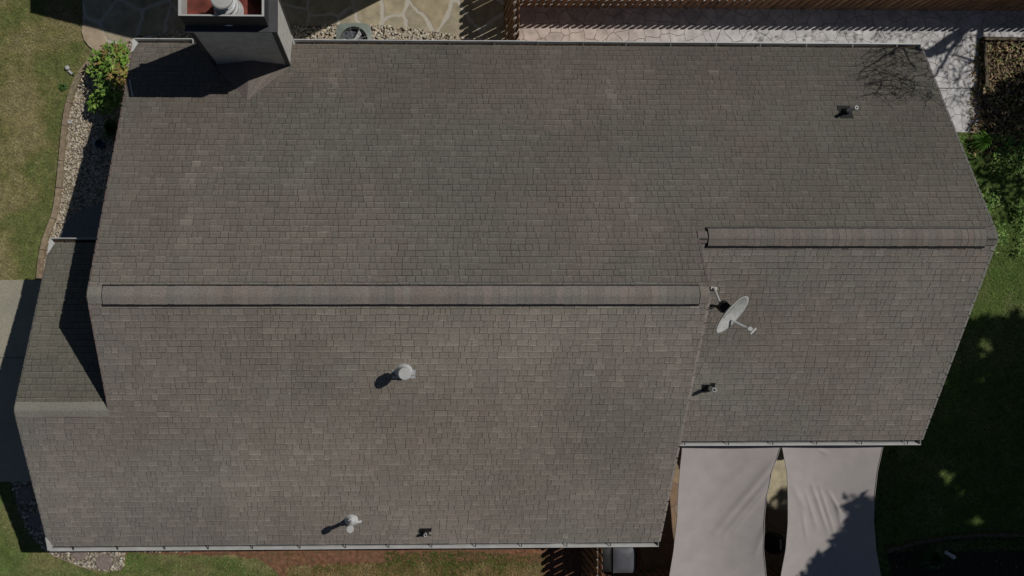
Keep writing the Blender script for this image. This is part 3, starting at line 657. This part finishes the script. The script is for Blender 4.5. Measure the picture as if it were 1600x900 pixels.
# ------------------------------------------------------------------ fences (shadowbox)
def fence(name, a, b, z, h, lab, side=1, post_every=2.4, pitch=.2, group='wooden shadowbox fences'):
    a = Vector((*a, 0)); b = Vector((*b, 0)); L = (b-a).length; d = (b-a)/L; nn = Vector((-d.y, d.x, 0))
    root = thing(name, a, lab, 'fence', group)
    fr = MB(); bkb = MB(); n = int(L/pitch)
    for i in range(n):
        for k, (mbb, off, sh, hh) in enumerate(((fr, .055, 0, h), (bkb, -.055, .1, h))):
            c_ = a+d*(i*pitch+sh+.075+U(-.006, .006))+nn*(off+U(-.003, .003)); w2 = .064; H = hh+U(-.012, .012); k_ = U(.72, 1.15); cc = (k_, k_*U(.92, 1.02), k_*U(.9, 1.0))
            t = nn*.009; q = []
            for s in (-1, 1):
                for e_, zz in ((-w2, .03), (w2, .03), (w2, H-.05), (w2*.5, H), (-w2*.5, H), (-w2, H-.05)): q.append(c_+d*e_+t*s+Vector((0, 0, zz+z)))
            mbb.add(q, [(5, 4, 3, 2, 1, 0), (6, 7, 8, 9, 10, 11)]+[(j, (j+1) % 6, 6+(j+1) % 6, 6+j) for j in range(6)], cc)
    fr.build('picket_row', M['wood'], root); bkb.build('picket_row', M['wood'], root)
    first = None
    for zz in (.3, h-.34):
        r_ = MB(); r_.bar(a+Vector((0, 0, zz)), b+Vector((0, 0, zz)), .088, .04, (1, 1, 1)); r_.build('rail', M['woodgrey'], root)
    x = .0
    while x < L:
        p_ = a+d*x; r_ = MB(); r_.box(p_.x-.042, p_.x+.042, p_.y-.042, p_.y+.042, 0, h-.1); r_.build('post', M['woodgrey'], root); x += post_every
    return root
fence('wood_fence', (3.42, 7.66), (26, 7.66), 0, 1.62, 'long brown wooden fence along the pale north patio')
fence('wood_fence', (3.30, 5.36), (3.30, 14.0), 0, 1.72, 'short brown wooden fence running from the north gutter to the long fence')
fence('wood_fence', (5.42, -11), (5.42, -5.6), 0, 1.55, 'brown wooden fence end beside the wheeled bins at the south gutter')
fence('wood_fence', (5.55, -7.70), (11.9, -7.70), 0, 1.5, 'low brown wooden fence beyond the shade sails')

# ------------------------------------------------------------------ shade sails
FOLDS = ([(1214, 716, 1122, 835, 5, .035), (1217, 728, 1135, 840, 4, .03), (1214, 742, 1150, 832, 3.5, .022), (1190, 712, 1100, 800, 7, .02), (1207, 790, 1180, 870, 4, .015)],
         [(1262, 770, 1282, 830, 3, .014), (1272, 758, 1300, 835, 3, .018), (1285, 762, 1312, 842, 2.5, .015), (1300, 770, 1325, 815, 2.5, .018), (1256, 800, 1266, 850, 3, .012), (1312, 790, 1322, 830, 3, .016), (1280, 702, 1300, 712, 2, .012), (1240, 760, 1262, 800, 5, .012)])
def fold(u, v, fs):
    w_ = 0
    for x0_, y0_, x1_, y1_, wd, am in fs:
        dx, dy = x1_-x0_, y1_-y0_; t = ((u-x0_)*dx+(v-y0_)*dy)/(dx*dx+dy*dy); tc_ = max(0, min(1, t)); d = math.hypot(u-x0_-dx*tc_, v-y0_-dy*tc_)
        w_ += 1.5*am*math.exp(-(d/wd)**2)*math.sin(math.pi*min(1, max(0, .12+.8*tc_)))
    return w_
def sail(L, Rt, lab, zt_, zb_, seed):
    nv, nu = 130, 70; mb = MB(); vs = []
    def ev(tab, v):
        for i in range(len(tab)-1):
            if v <= tab[i+1][1]:
                t = (v-tab[i][1])/(tab[i+1][1]-tab[i][1]); t = t*t*(3-2*t)*.3+t*.7; return tab[i][0]+(tab[i+1][0]-tab[i][0])*t
        return tab[-1][0]
    v0, v1 = L[0][1], L[-1][1]
    for lay in (0, 1):
        for j in range(nv+1):
            v = v0+(v1-v0)*j/nv; ul, ur = ev(L, v), ev(Rt, v); tt = j/nv; zz = zt_+(zb_-zt_)*tt
            for i in range(nu+1):
                s = i/nu; q = P(ul+(ur-ul)*s, v, zz)
                sagz = -.18*math.sin(math.pi*s)*(.5+.5*math.sin(math.pi*tt))
                wr = .012*noise.noise(Vector((q.x*.8+seed, q.y*.8, 0)))
                wr += fold(ul+(ur-ul)*s, v, FOLDS[0 if seed < 5 else 1])
                vs.append((q.x, q.y, q.z+sagz+wr-.003*lay))
    m_ = nu+1; o = (nv+1)*m_; fs = []
    for j in range(nv):
        for i in range(nu):
            a_ = j*m_+i; fs.append((a_, a_+m_, a_+m_+1, a_+1)); fs.append((o+a_, o+a_+1, o+a_+m_+1, o+a_+m_))
    mb.add(vs, fs); root = thing('shade_sail', P(L[0][0], L[0][1], 0), lab, 'shade sail', 'shade sails over the patio')
    mb.build('cloth', M['sail'], root, True)
    for tab in (L, Rt):
        h = MB(); pts = []
        for j in range(0, nv+1, 3):
            k = (j*m_) if tab is L else (j*m_+nu); pts.append(Vector(vs[k])+Vector((0, 0, .002)))
        h.tube(pts, .010, 6); h.build('hem_cable', M['sail'], root)
    for tab in (L, Rt):
        mb = MB(); q = P(tab[0][0], v0, zt_); mb.bar(q, q+Vector((0, .12, .02)), .03, .02); mb.build('fixing', M['darkmetal'], root)
sail([(1062, 690), (1066, 699), (1062, 740), (1059, 780), (1058, 810), (1053, 855), (1046, 900), (1030, 960), (1008, 1030)],
     [(1222, 690), (1218, 702), (1204, 740), (1197, 780), (1194, 815), (1193, 855), (1197, 900), (1208, 960), (1225, 1030)], 'pinkish-grey shade sail beside the main roof, left of the pair', 2.36, 1.6, 1.3)
sail([(1219, 690), (1223, 702), (1230, 740), (1231, 780), (1231, 815), (1228, 855), (1220, 900), (1208, 960), (1190, 1030)],
     [(1382, 690), (1378, 702), (1370, 740), (1366, 780), (1365, 815), (1368, 855), (1376, 900), (1390, 960), (1410, 1030)], 'pinkish-grey shade sail by the dark lawn with leafy shadow on its corner', 2.36, 1.6, 7.7)

# ------------------------------------------------------------------ air conditioner
AX, AY = -.78, 6.40
ac = thing('air_conditioner', (AX, AY, 0), 'grey-green air conditioning unit half hidden behind the north gutter', 'air conditioner')
def rsq(h, r, n=6):
    out = []
    for cx_, cy_, a0 in ((h-r, h-r, 0), (-h+r, h-r, 90), (-h+r, -h+r, 180), (h-r, -h+r, 270)):
        for k in range(n+1): a_ = math.radians(a0+90*k/n); out.append((AX+cx_+r*math.cos(a_), AY+cy_+r*math.sin(a_)))
    return out
mb = MB(); sq = [(AX+.46/(abs(math.cos(a))**5+abs(math.sin(a))**5)**.2*math.cos(a), AY+.46/(abs(math.cos(a))**5+abs(math.sin(a))**5)**.2*math.sin(a)) for a in [2*math.pi*k/56 for k in range(56)]]; ci = []
n_ = len(sq)
for (x, y) in sq:
    a_ = math.atan2(y-AY, x-AX); ci.append((AX+.36*math.cos(a_), AY+.36*math.sin(a_)))
mb.add([(x, y, .06) for x, y in sq]+[(x, y, .83) for x, y in sq]+[(x, y, .86) for x, y in ci]+[(x, y, .70) for x, y in ci],
       [(i, (i+1) % n_, n_+(i+1) % n_, n_+i) for i in range(n_)]+[(n_+i, n_+(i+1) % n_, 2*n_+(i+1) % n_, 2*n_+i) for i in range(n_)]+[(2*n_+i, 2*n_+(i+1) % n_, 3*n_+(i+1) % n_, 3*n_+i) for i in range(n_)])
mb.build('casing', M['acgreen'], ac)
mb = MB(); mb.lathe(AX, AY, [(.36, .70), (.0, .70)], 24); mb.build('coil_well', M['acwell'], ac)
mb = MB()
for k in range(3):
    a_ = 1.0+k*2.09; d = Vector((math.cos(a_), math.sin(a_), 0)); s_ = Vector((-d.y, d.x, 0))
    mb.add([Vector((AX, AY, .72))+d*.06-s_*.03, Vector((AX, AY, .76))+d*.31-s_*.07, Vector((AX, AY, .79))+d*.31+s_*.05, Vector((AX, AY, .77))+d*.06+s_*.03], [(0, 1, 2, 3)])
mb.lathe(AX, AY, [(.07, .71), (.07, .80), (0, .81)], 16); mb.build('fan', M['dish'], ac)
mb = MB()
for k in range(8):
    a_ = k*math.pi/4+.3; mb.tube([(AX+.05*math.cos(a_), AY+.05*math.sin(a_), .885), (AX+.37*math.cos(a_), AY+.37*math.sin(a_), .866)], .008, 5)
for r_ in (.12, .22, .31):
    mb.tube([(AX+r_*math.cos(t*.262), AY+r_*math.sin(t*.262), .885-.02*r_/.33) for t in range(25)], .003, 4, cap=False)
mb.build('fan_guard', M['padconc'], ac)
mb = MB(); mb.box(AX-.5, AX+.5, AY-.5, AY+.5, 0, .058); mb.build('base_pad', M['padconc'], ac)

# ------------------------------------------------------------------ bins, grill, bottle, planks, small things
def bin_(x, y, col, lidm, lab, w_=.55, l_=.62, h=1.02):
    r_ = thing('wheeled_bin', (x, y, 0), lab, 'wheeled bin', 'wheeled bins by the fence'); mb = MB()
    b0, t0 = .42, .5
    mb.add([(x-w_*b0, y-l_*b0, .05), (x+w_*b0, y-l_*b0, .05), (x+w_*b0, y+l_*b0, .05), (x-w_*b0, y+l_*b0, .05), (x-w_*t0, y-l_*t0, h), (x+w_*t0, y-l_*t0, h), (x+w_*t0, y+l_*t0, h), (x-w_*t0, y+l_*t0, h)],
           [(0, 3, 2, 1), (4, 5, 6, 7), (0, 1, 5, 4), (1, 2, 6, 5), (2, 3, 7, 6), (3, 0, 4, 7)]); mb.build('body', M['black'], r_)
    mb = MB(); n = 10; vs = []
    for j in range(n+1):
        yy = y-l_*.53+l_*1.06*j/n
        for i in range(n+1):
            xx = x-w_*.53+w_*1.06*i/n; s_, t_ = i/n*2-1, j/n*2-1; vs.append((xx, yy, h+.02+.07*(1-abs(s_)**3)*(1-abs(t_)**4)))
    mb.add(vs, [(j*(n+1)+i, j*(n+1)+i+1, (j+1)*(n+1)+i+1, (j+1)*(n+1)+i) for j in range(n) for i in range(n)]); lid = mb.build('lid', lidm, r_, True)
    mb = MB(); mb.tube([(x+w_*.5+.06, y-l_*.3, h-.03), (x+w_*.5+.06, y+l_*.3, h-.03)], .016, 8)
    for s_ in (-.3, .3): mb.tube([(x+w_*.48, y+l_*s_, h-.03), (x+w_*.5+.06, y+l_*s_, h-.03)], .014, 6)
    mb.build('handle', M['black'], r_)
    for s_ in (-1, 1):
        mb = MB(); xx = x+w_*.46; yy = y+s_*l_*.5; mb.tube([(xx, yy-.03, .13), (xx, yy+.03, .13)], .13, 18); mb.build('wheel', M['black'], r_)
    return r_
bin_(6.20, -7.02, 0, M['binlid'], 'dark wheeled bin with a mid-grey lid under the south gutter')
bin_(5.72, -7.02, 0, M['black'], 'all-black wheeled bin between the fence and the grey-lidded bin', w_=.30, l_=.6, h=.98)
gx = P(1212, 850, .8)
gr_ = thing('kettle_grill', (gx.x, gx.y, 0), 'black kettle grill in the gap between the two shade sails', 'grill')
mb = MB(); mb.lathe(gx.x, gx.y, [(.02, .45), (.18, .5), (.27, .62), (.285, .72), (.28, .74)], 28); mb.build('bowl', M['black'], gr_, True)
mb = MB(); mb.lathe(gx.x, gx.y, [(.29, .745), (.27, .82), (.18, .91), (.0, .95)], 28); ld = mb.build('lid', M['black'], gr_, True)
mb = MB(); mb.bar((gx.x+.05, gx.y-.10, .95), (gx.x+.05, gx.y+.16, .95), .03, .03); mb.build('handle', M['galv'], ld)
for k in range(3):
    mb = MB(); a_ = k*2.09; mb.tube([(gx.x+.1*math.cos(a_), gx.y+.1*math.sin(a_), .5), (gx.x+.32*math.cos(a_), gx.y+.32*math.sin(a_), .03)], .014, 6); mb.build('leg', M['darkmetal'], gr_)
a = P(1476, 862, .05); b = P(1491, 871, .05)
mb = MB(); d = b-a; mb.tube([a, a+d*.1, a+d*.65, a+d*.72, a+d*.98, b], [.035, .05, .05, .06, .06, .05], 14); tag(mb.build('plastic_bottle', M['white']), 'white plastic bottle lying in the dark bed beyond the sails', 'bottle')
a = P(1536, 152, .06); b = P(1560, 178, .06); mb = MB(); mb.bar(a, b, .10, .05); tag(mb.build('timber_plank', M['plank']), 'weathered loose plank lying askew below the leaf litter', 'plank')
a = P(1537, 66, .05); b = P(1541, 136, .05); mb = MB(); mb.bar(a, b, .09, .10); tag(mb.build('bed_timber', M['plank']), 'upright-running timber edging the leaf-covered bed', 'timber')
a = P(1534, 61, .05); b = P(1700, 64, .05); mb = MB(); mb.bar(a, b, .07, .09); tag(mb.build('bed_timber', M['plank']), 'timber edging the leaf bed along the path by the fence', 'timber')
a = P(1400, 850, .05); mb = MB(); pts = [P(u, v, .04) for u, v in [(1385, 862), (1430, 848), (1480, 840), (1540, 836), (1600, 836), (1700, 836)]]
for i in range(5): mb.bar(pts[i], pts[i+1], .08, .08)
tag(mb.build('bed_edging', M['plank']), 'dark timber edging around the shaded south-east bed', 'edging strip')
def ring(u, v, r, lab, m='white'):
    p = P(u, v, .06); mb = MB(); mb.lathe(p.x, p.y, [(r, .03), (r, .075), (r*.6, .08), (r*.55, .05), (0, .05)], 20); tag(mb.build('drain_cap', M[m]), lab, 'drain cap', 'round plastic caps in the gravel')
ring(109, 190, .06, 'white round drain cap on sunny gravel beside the edging'); ring(117, 304, .05, 'small white ring cap at the edge of the wall shadow')
p = P(160, 227, 0); mb = MB(); mb.lathe(p.x, p.y, [(.085, .0), (.11, .22), (.12, .23), (.10, .235), (.09, .12), (0, .12)], 24); M['blue'] = mat('blue_plastic', (.06, .10, .16), .5); tag(mb.build('plant_pot', M['blue']), 'blue plastic pot standing in the shade by the west wall', 'pot')
p = P(110, 111, 0)
g0 = thing('solar_light', p, 'small silvery garden light fallen over on the lawn by the edging', 'garden light')
mb = MB(); mb.tube([(p.x-.05, p.y+.06, .03), (p.x+.10, p.y-.14, .04)], .013, 8); mb.build('stake', M['darkmetal'], g0)
mb = MB(); mb.lathe(p.x-.06, p.y+.07, [(.02, .02), (.06, .04), (.062, .07), (.045, .09), (0, .095)], 18); mb.bar((p.x-.02, p.y, .05), (p.x+.07, p.y-.09, .05), .06, .03); mb.build('lamp_head', M['dish'], g0)

# ------------------------------------------------------------------ plants
def leafset(mb, c, rad, n, cols, size, flat=.6, droop=.3):
    for _ in range(n):
        while True:
            d = Vector((U(-1, 1), U(-1, 1), U(-1, 1)))
            if .15 < d.length < 1: break
        p = Vector(c)+Vector((d.x*rad[0], d.y*rad[1], d.z*rad[2])); L = U(*size); w_ = L*U(.35, .5)
        a = U(0, 6.28); f = Vector((math.cos(a)+d.x*.8, math.sin(a)+d.y*.8, U(-droop, droop)+.1)).normalized(); nrm_ = (Vector((U(-flat, flat), U(-flat, flat), 1))).normalized(); s_ = f.cross(nrm_).normalized()
        up = s_.cross(f).normalized(); col = random.choice(cols); k = U(.75, 1.25); col = [q*k for q in col]
        mb.add([p, p+f*L*.45+s_*w_/2+up*L*.06, p+f*L-up*L*.12, p+f*L*.45-s_*w_/2+up*L*.06, p+f*L*.45], [(0, 1, 4), (1, 2, 4), (2, 3, 4), (3, 0, 4)], col)
gl = [(.16, .30, .04), (.22, .38, .055), (.10, .20, .03), (.28, .40, .08)]
yl = [(.30, .30, .06), (.36, .28, .08), (.30, .18, .08)]
def shrub(name, base, clumps, lab, cat='shrub', size=(.11, .20), n=70, cols=gl, cols2=yl, p2=.06):
    r_ = thing(name, base, lab, cat); mb = MB(); st = MB()
    for (u, v, z, rr) in clumps:
        c = P(u, v, z); leafset(mb, c, (rr, rr, rr*.6), int(n*rr/.25), cols if R() > p2 else cols2, size)
        if R() < .3: leafset(mb, c+Vector((0, 0, rr*.4)), (rr*.7, rr*.7, .1), int(n*.2), cols2, size)
        st.tube([base, base.lerp(c, .5)+Vector((0, 0, .1)), c], [.018, .012, .006], 5)
    mb.build('foliage', M['leaf'], r_); st.build('stem', M['bark'], r_); return r_
shrub('leafy_shrub', P(182, 125, 0), [(172, 80, .9, .20), (186, 84, 1.0, .2), (162, 96, .8, .2), (178, 100, 1.1, .25), (192, 98, 1.0, .2), (166, 115, .9, .24), (184, 118, 1.1, .25), (196, 122, .9, .18), (158, 102, .6, .15), (188, 75, .7, .15), (152, 92, .6, .17), (150, 112, .6, .17), (160, 128, .8, .2)], 'bright green leafy shrub against the north-west roof corner', n=65)
shrub('leafy_shrub', P(172, 155, 0), [(165, 135, .8, .2), (178, 140, .9, .22), (158, 150, .6, .18), (172, 155, .8, .22), (150, 158, .5, .16), (168, 166, .5, .2), (184, 152, .6, .2), (146, 164, .4, .1)], 'lower green shrub with spiky leaves, in front of the bigger shrub', n=70)
shrub('flowering_shrub', P(205, 110, 0), [(200, 74, .6, .14), (205, 90, .8, .16), (204, 105, .8, .15), (200, 130, .8, .14), (198, 142, .7, .15), (206, 120, .8, .12)], 'shrub with pinkish-tan blossoms touching the roof edge', 'shrub', (.05, .09), 70, [(.34, .27, .12), (.42, .32, .22), (.20, .22, .06)], [(.50, .38, .30)], .3)
def tuft(name, u, v, r, h, n, cols, lab):
    p = P(u, v, 0); mb = MB()
    for _ in range(n):
        a = U(0, 6.28); L = r*U(.5, 1.1); hh = h*U(.5, 1); s_ = Vector((-math.sin(a), math.cos(a), 0))*.012; d = Vector((math.cos(a), math.sin(a), 0)); k = U(.7, 1.2); c = [q*k for q in random.choice(cols)]
        b0 = p+d*.03; m_ = p+d*L*.5+Vector((0, 0, hh)); e_ = p+d*L+Vector((0, 0, hh*.5))
        mb.add([b0-s_, b0+s_, m_+s_, m_-s_, e_], [(0, 1, 2, 3), (3, 2, 4)], c)
    tag(mb.build(name, M['leaf']), lab, 'plant')
tuft('strappy_plant', 178, 205, .35, .4, 140, [(.08, .16, .03), (.05, .11, .02)], 'strappy green plant in the wall shade above the blue pot')
tuft('small_weed', 100, 137, .14, .08, 60, [(.06, .14, .025)], 'small dark green weed in the lawn near the edging')
tuft('strappy_plant', 1450, 868, .4, .35, 200, [(.06, .13, .03), (.04, .09, .02)], 'grassy clump in the shaded south-east bed beside the bottle')
tuft('lily_tuft', 1528, 222, .35, .3, 160, [(.10, .24, .03), (.14, .28, .04)], 'bright green tuft at the end of the pale patio')
mb = MB()
for _ in range(900):
    p = P(U(1500, 1605), U(212, 400), U(.02, .25)); k = noise.noise(Vector((p.x*1.2, p.y*1.2, 8)))
    if k > -.12+max(0, -p.y+2.0)*.15 and p.x > 14.1: leafset(mb, p, (.1, .1, .05), 5, [(.12, .27, .03), (.18, .34, .05), (.24, .34, .08)], (.05, .12))
tag(mb.build('ground_cover', M['leaf']), 'leafy ground cover between the pale patio and the east lawn', 'ground cover', kind='stuff')
mb = MB()
for _ in range(3800):
    x, y = U(16.1, 18.6), U(3.7, 6.75); leafset(mb, (x, y, U(.02, .08)), (.04, .04, .02), 1, [(.22, .13, .06), (.34, .24, .12), (.15, .08, .04), (.55, .42, .24), (.20, .22, .06)], (.07, .15), flat=.9)
tag(mb.build('fallen_leaves', M['leaf']), 'brown and tan fallen leaves covering the fenced corner bed', 'leaves', kind='stuff')
mb = MB()
for _ in range(60):
    p = P(U(1400, 1600), U(780, 895), .03); leafset(mb, p, (.06, .06, .02), 1, [(.22, .15, .07), (.3, .25, .1)], (.05, .1))
tag(mb.build('fallen_leaves', M['leaf']), 'few scattered leaves in the dark south-east bed', 'leaves', kind='stuff')

# ------------------------------------------------------------------ trees beyond the frame that shade the east side
K = Vector((KX, KY, 1))
def sh(g, h, z=0): return Vector((g[0], g[1], z))+K*(h-z)
def shade_tree(base, gpoly, n, hr, leaf, lab, holes=(), trunk_h=5, dens=lambda x, y: 1, tr=.22, edge=.35):
    r_ = thing('shade_tree', Vector((base[0], base[1], 0)), lab, 'tree'); mb = MB(); xs = [p[0] for p in gpoly]; ys = [p[1] for p in gpoly]; cl = []
    k = 0
    while k < n:
        x, y = U(min(xs), max(xs)), U(min(ys), max(ys))
        ex = edge*noise.noise(Vector((x*1.6, y*1.6, 3)))*1.5; ey = edge*noise.noise(Vector((x*1.6, y*1.6, 9)))*1.5
        if not inside(x+ex, y+ey, gpoly): k += .2; continue
        if any((x-a)**2+((y-b)*1.3)**2 < (c*(1+.5*noise.noise(Vector((x*5, y*5, 0)))))**2 for a, b, c in holes): continue
        k += 1
        if R() > dens(x, y): continue
        p = sh((x, y), U(*hr)); leafset(mb, p, (.10, .10, .12), 3, [(.05, .11, .02), (.07, .14, .03), (.04, .08, .015)], leaf)
        if R() < .004: cl.append(p)
    mb.build('crown', M['leaf'], r_)
    t = MB(); top = Vector((base[0]+.2, base[1], trunk_h)); t.tube([(base[0], base[1], 0), (base[0]+.05, base[1]+.03, trunk_h*.5), top], [tr, tr*.8, tr*.6], 12)
    for c in cl[:26]: t.tube([top-Vector((0, 0, U(0, 1.5))), top.lerp(c, .5)+Vector((0, 0, U(-.3, .3))), c], [tr*.3, tr*.18, .02], 6)
    t.build('trunk', M['bark'], r_)
def gsh(u, v):
    z = 2.28+(1.6-2.36)*(v-690)/340; p = P(u, v, z); return (p.x-KX*z, p.y-KY*z)
gp = [gsh(1225, 960), gsh(1262, 905), gsh(1282, 880), gsh(1306, 868), gsh(1324, 852), gsh(1326, 835), gsh(1330, 806), gsh(1344, 796), gsh(1348, 778), gsh(1375, 768), (11.5, -5.4), (13.2, -4.3), (14.0, -2.8), (15.0, -1.2), (15.45, -.95), (15.9, -.7), (16.3, -1.35), (16.9, -.95), (18, -.8), (23, -.5), (23, -12), (8.0, -12)]
shade_tree((23.5, -2.5), gp, 33000, (8.0, 13.0), (.22, .34), 'dense broadleaf tree east of the house, shading the lawn and a sail', holes=[(15.4, -2.6, .30), (16.45, -2.5, .34), (15.45, -5.15, .42), (15.9, -5.6, .3), (16.25, -6.4, .34), (16.5, -1.55, .42), (15.0, -3.5, .2)], tr=.3)
gp2 = [tuple(P(u, v, 0))[:2] for u, v in [(1538, 150), (1560, 135), (1600, 118), (1760, 90), (1900, 90), (1900, 260), (1640, 262), (1590, 236), (1545, 240), (1530, 205)]]
shade_tree((20.8, 7.4+1.4), gp2, 3200, (4.2, 6.5), (.16, .26), 'leafy tree beyond the north-east fence corner, shading the leaf bed', trunk_h=4, tr=.14, edge=.2)
gp3 = [tuple(P(u, v, 0))[:2] for u, v in [(1515, 235), (1620, 235), (1700, 340), (1560, 345), (1530, 300)]]
shade_tree((22.5, 4.6), gp3, 260, (4.5, 6.5), (.14, .24), 'small open tree beyond the east side, dappling the ground cover', trunk_h=4, tr=.08, edge=.3)
gp4 = [tuple(P(u, v, 0))[:2] for u, v in [(1100, -40), (1900, -40), (1900, 40), (1100, 25)]]
# bare branching tree: limbs given by where their shadows run
bt = thing('bare_tree', sh(tuple(P(1700, 120, 0))[:2], 0), 'nearly leafless tree whose limbs shade the patio and roof corner', 'tree')
tb = MB()
def limb(pts, n=7):
    out = []; rs = []
    for (u, v, h, r, zs_) in pts:
        g = P(u, v, zs_); out.append(g+K*(h-zs_)); rs.append(r)
    o2 = [out[0]]; r2 = [rs[0]]
    for i in range(len(out)-1):
        for j in (1, 2, 3):
            t = j/3; o2.append(out[i].lerp(out[i+1], t)+(Vector((U(-.03, .03), U(-.03, .03), U(-.04, .04))) if j < 3 else Vector())); r2.append(rs[i]*(1-t)+rs[i+1]*t)
    tb.tube(o2, r2, n); return out
limb([(1700, 120, 0, .16, 0), (1640, 160, 1.6, .14, 0), (1570, 190, 3.0, .12, 0), (1533, 185, 3.8, .13, 0), (1522, 140, 4.2, .11, 0), (1524, 90, 4.5, .10, 0), (1528, 45, 4.8, .09, 0), (1512, 40, 5.2, .10, 0), (1480, 62, 5.6, .12, 0), (1446, 86, 6.0, .14, 0), (1430, 84, 6.3, .06, 0)])
limb([(1508, 42, 5.2, .09, 0), (1490, 68, 5.6, .08, 0), (1478, 84, 5.9, .05, 0), (1466, 105, 6.1, .04, 0), (1455, 122, 6.3, .03, 0), (1440, 140, 6.6, .015, 0)])
limb([(1480, 60, 5.6, .05, 0), (1455, 85, 6.0, .10, 0), (1475, 80, 6.1, .06, 0)])
limb([(1524, 100, 4.4, .04, 0), (1500, 92, 4.8, .03, 0), (1480, 88, 5.1, .02, 0)])
limb([(1530, 180, 3.9, .05, 0), (1520, 190, 4.1, .045, 0), (1508, 206, 4.3, .035, 0)])
limb([(1540, 150, 4, .05, 0), (1535, 195, 4.2, .08, 0), (1527, 215, 4.5, .05, 0)])
# branches whose shadows cross the roof corner
limb([(1446, 74, 6.2, .045, 2.8), (1415, 70, 6.4, .03, 2.75), (1385, 85, 6.7, .024, 2.85), (1350, 108, 7.0, .014, 3.0), (1335, 128, 7.2, .007, 3.1)])
limb([(1415, 71, 6.3, .022, 2.75), (1424, 92, 6.6, .018, 2.9), (1433, 108, 6.9, .010, 3.0)])
random.seed(12)
for _ in range(160):
    u, v = U(1355, 1460), U(70, 150); L = U(14, 60); a = random.choice((U(2.6, 3.5), U(2.0, 2.8), U(.6, 1.6))); h = U(5.6, 6.8); z0_ = zn(P(u, v, 2.9).y)
    z0_ = max(2.7, z0_); r_ = U(.006, .013)
    limb([(u, v, h, r_, z0_), (u+L*.5*math.cos(a), v+L*.5*math.sin(a)*.8+U(-3, 3), h+.15, r_*.8, z0_), (u+L*math.cos(a), v+L*math.sin(a)*.8, h+.3, r_*.4, z0_)], 4)
for _ in range(330):          # twigs over the patio
    u, v = U(1400, 1525), U(45, 205)
    if u < 1440+(v-70)*.55: continue
    L = U(8, 30); a = U(0, 6.28); h = U(4.8, 6.2); r_ = U(.006, .018)
    limb([(u, v, h, r_, 0), (u+L*.5*math.cos(a), v+L*.5*math.sin(a), h+.1, r_*.8, 0), (u+L*math.cos(a), v+L*math.sin(a), h+.2, r_*.4, 0)], 4)
tb.build('trunk', M['bark'], bt)
lf = MB()
for _ in range(3400):
    u, v = U(1170, 1600), U(40, 208)
    if u < 1440+(v-70)*.55 and v > 66: continue
    if noise.noise(Vector((u*.03, v*.04, 2))) < (.1 if u > 1440 else (1300-u)/600): continue
    g = P(u, v, 0); leafset(lf, g+K*U(5.0, 6.3), (.03, .03, .03), 1, [(.09, .13, .03)], (.05, .13))
lf.build('crown', M['leaf'], bt)
random.seed(5)

# ------------------------------------------------------------------ neighbouring house that shades the north-west corner
nb = thing('neighbour_house', (-2.4, 12, 0), 'neighbouring house whose shadow falls on the flagstones and lawn', 'house')
mb = MB(); xa_, xb_, ya_, yb_ = -6.85, 1.77, 8.72, 16.5; za_, zb_ = 3.55, 7.6
mb.add([(xa_, ya_, 0), (xb_, ya_, 0), (xb_, ya_, zb_), (xa_, ya_, za_), (xa_, yb_, 0), (xb_, yb_, 0), (xb_, yb_, zb_), (xa_, yb_, za_)], [(0, 1, 2, 3), (4, 7, 6, 5), (0, 3, 7, 4), (1, 5, 6, 2)])
mb.build('wall', M['siding'], nb)
mb = MB(); mb.add([(xa_-.02, ya_-.02, za_+.0), (xb_, ya_-.02, zb_), (xb_, yb_, zb_), (xa_-.02, yb_, za_), (xa_-.02, ya_-.02, za_+.09), (xb_, ya_-.02, zb_+.09), (xb_, yb_, zb_+.09), (xa_-.02, yb_, za_+.09)], [(0, 3, 2, 1), (4, 5, 6, 7), (0, 1, 5, 4), (1, 2, 6, 5), (2, 3, 7, 6), (3, 0, 4, 7)])
mb.build('roof', M['roofn'], nb)
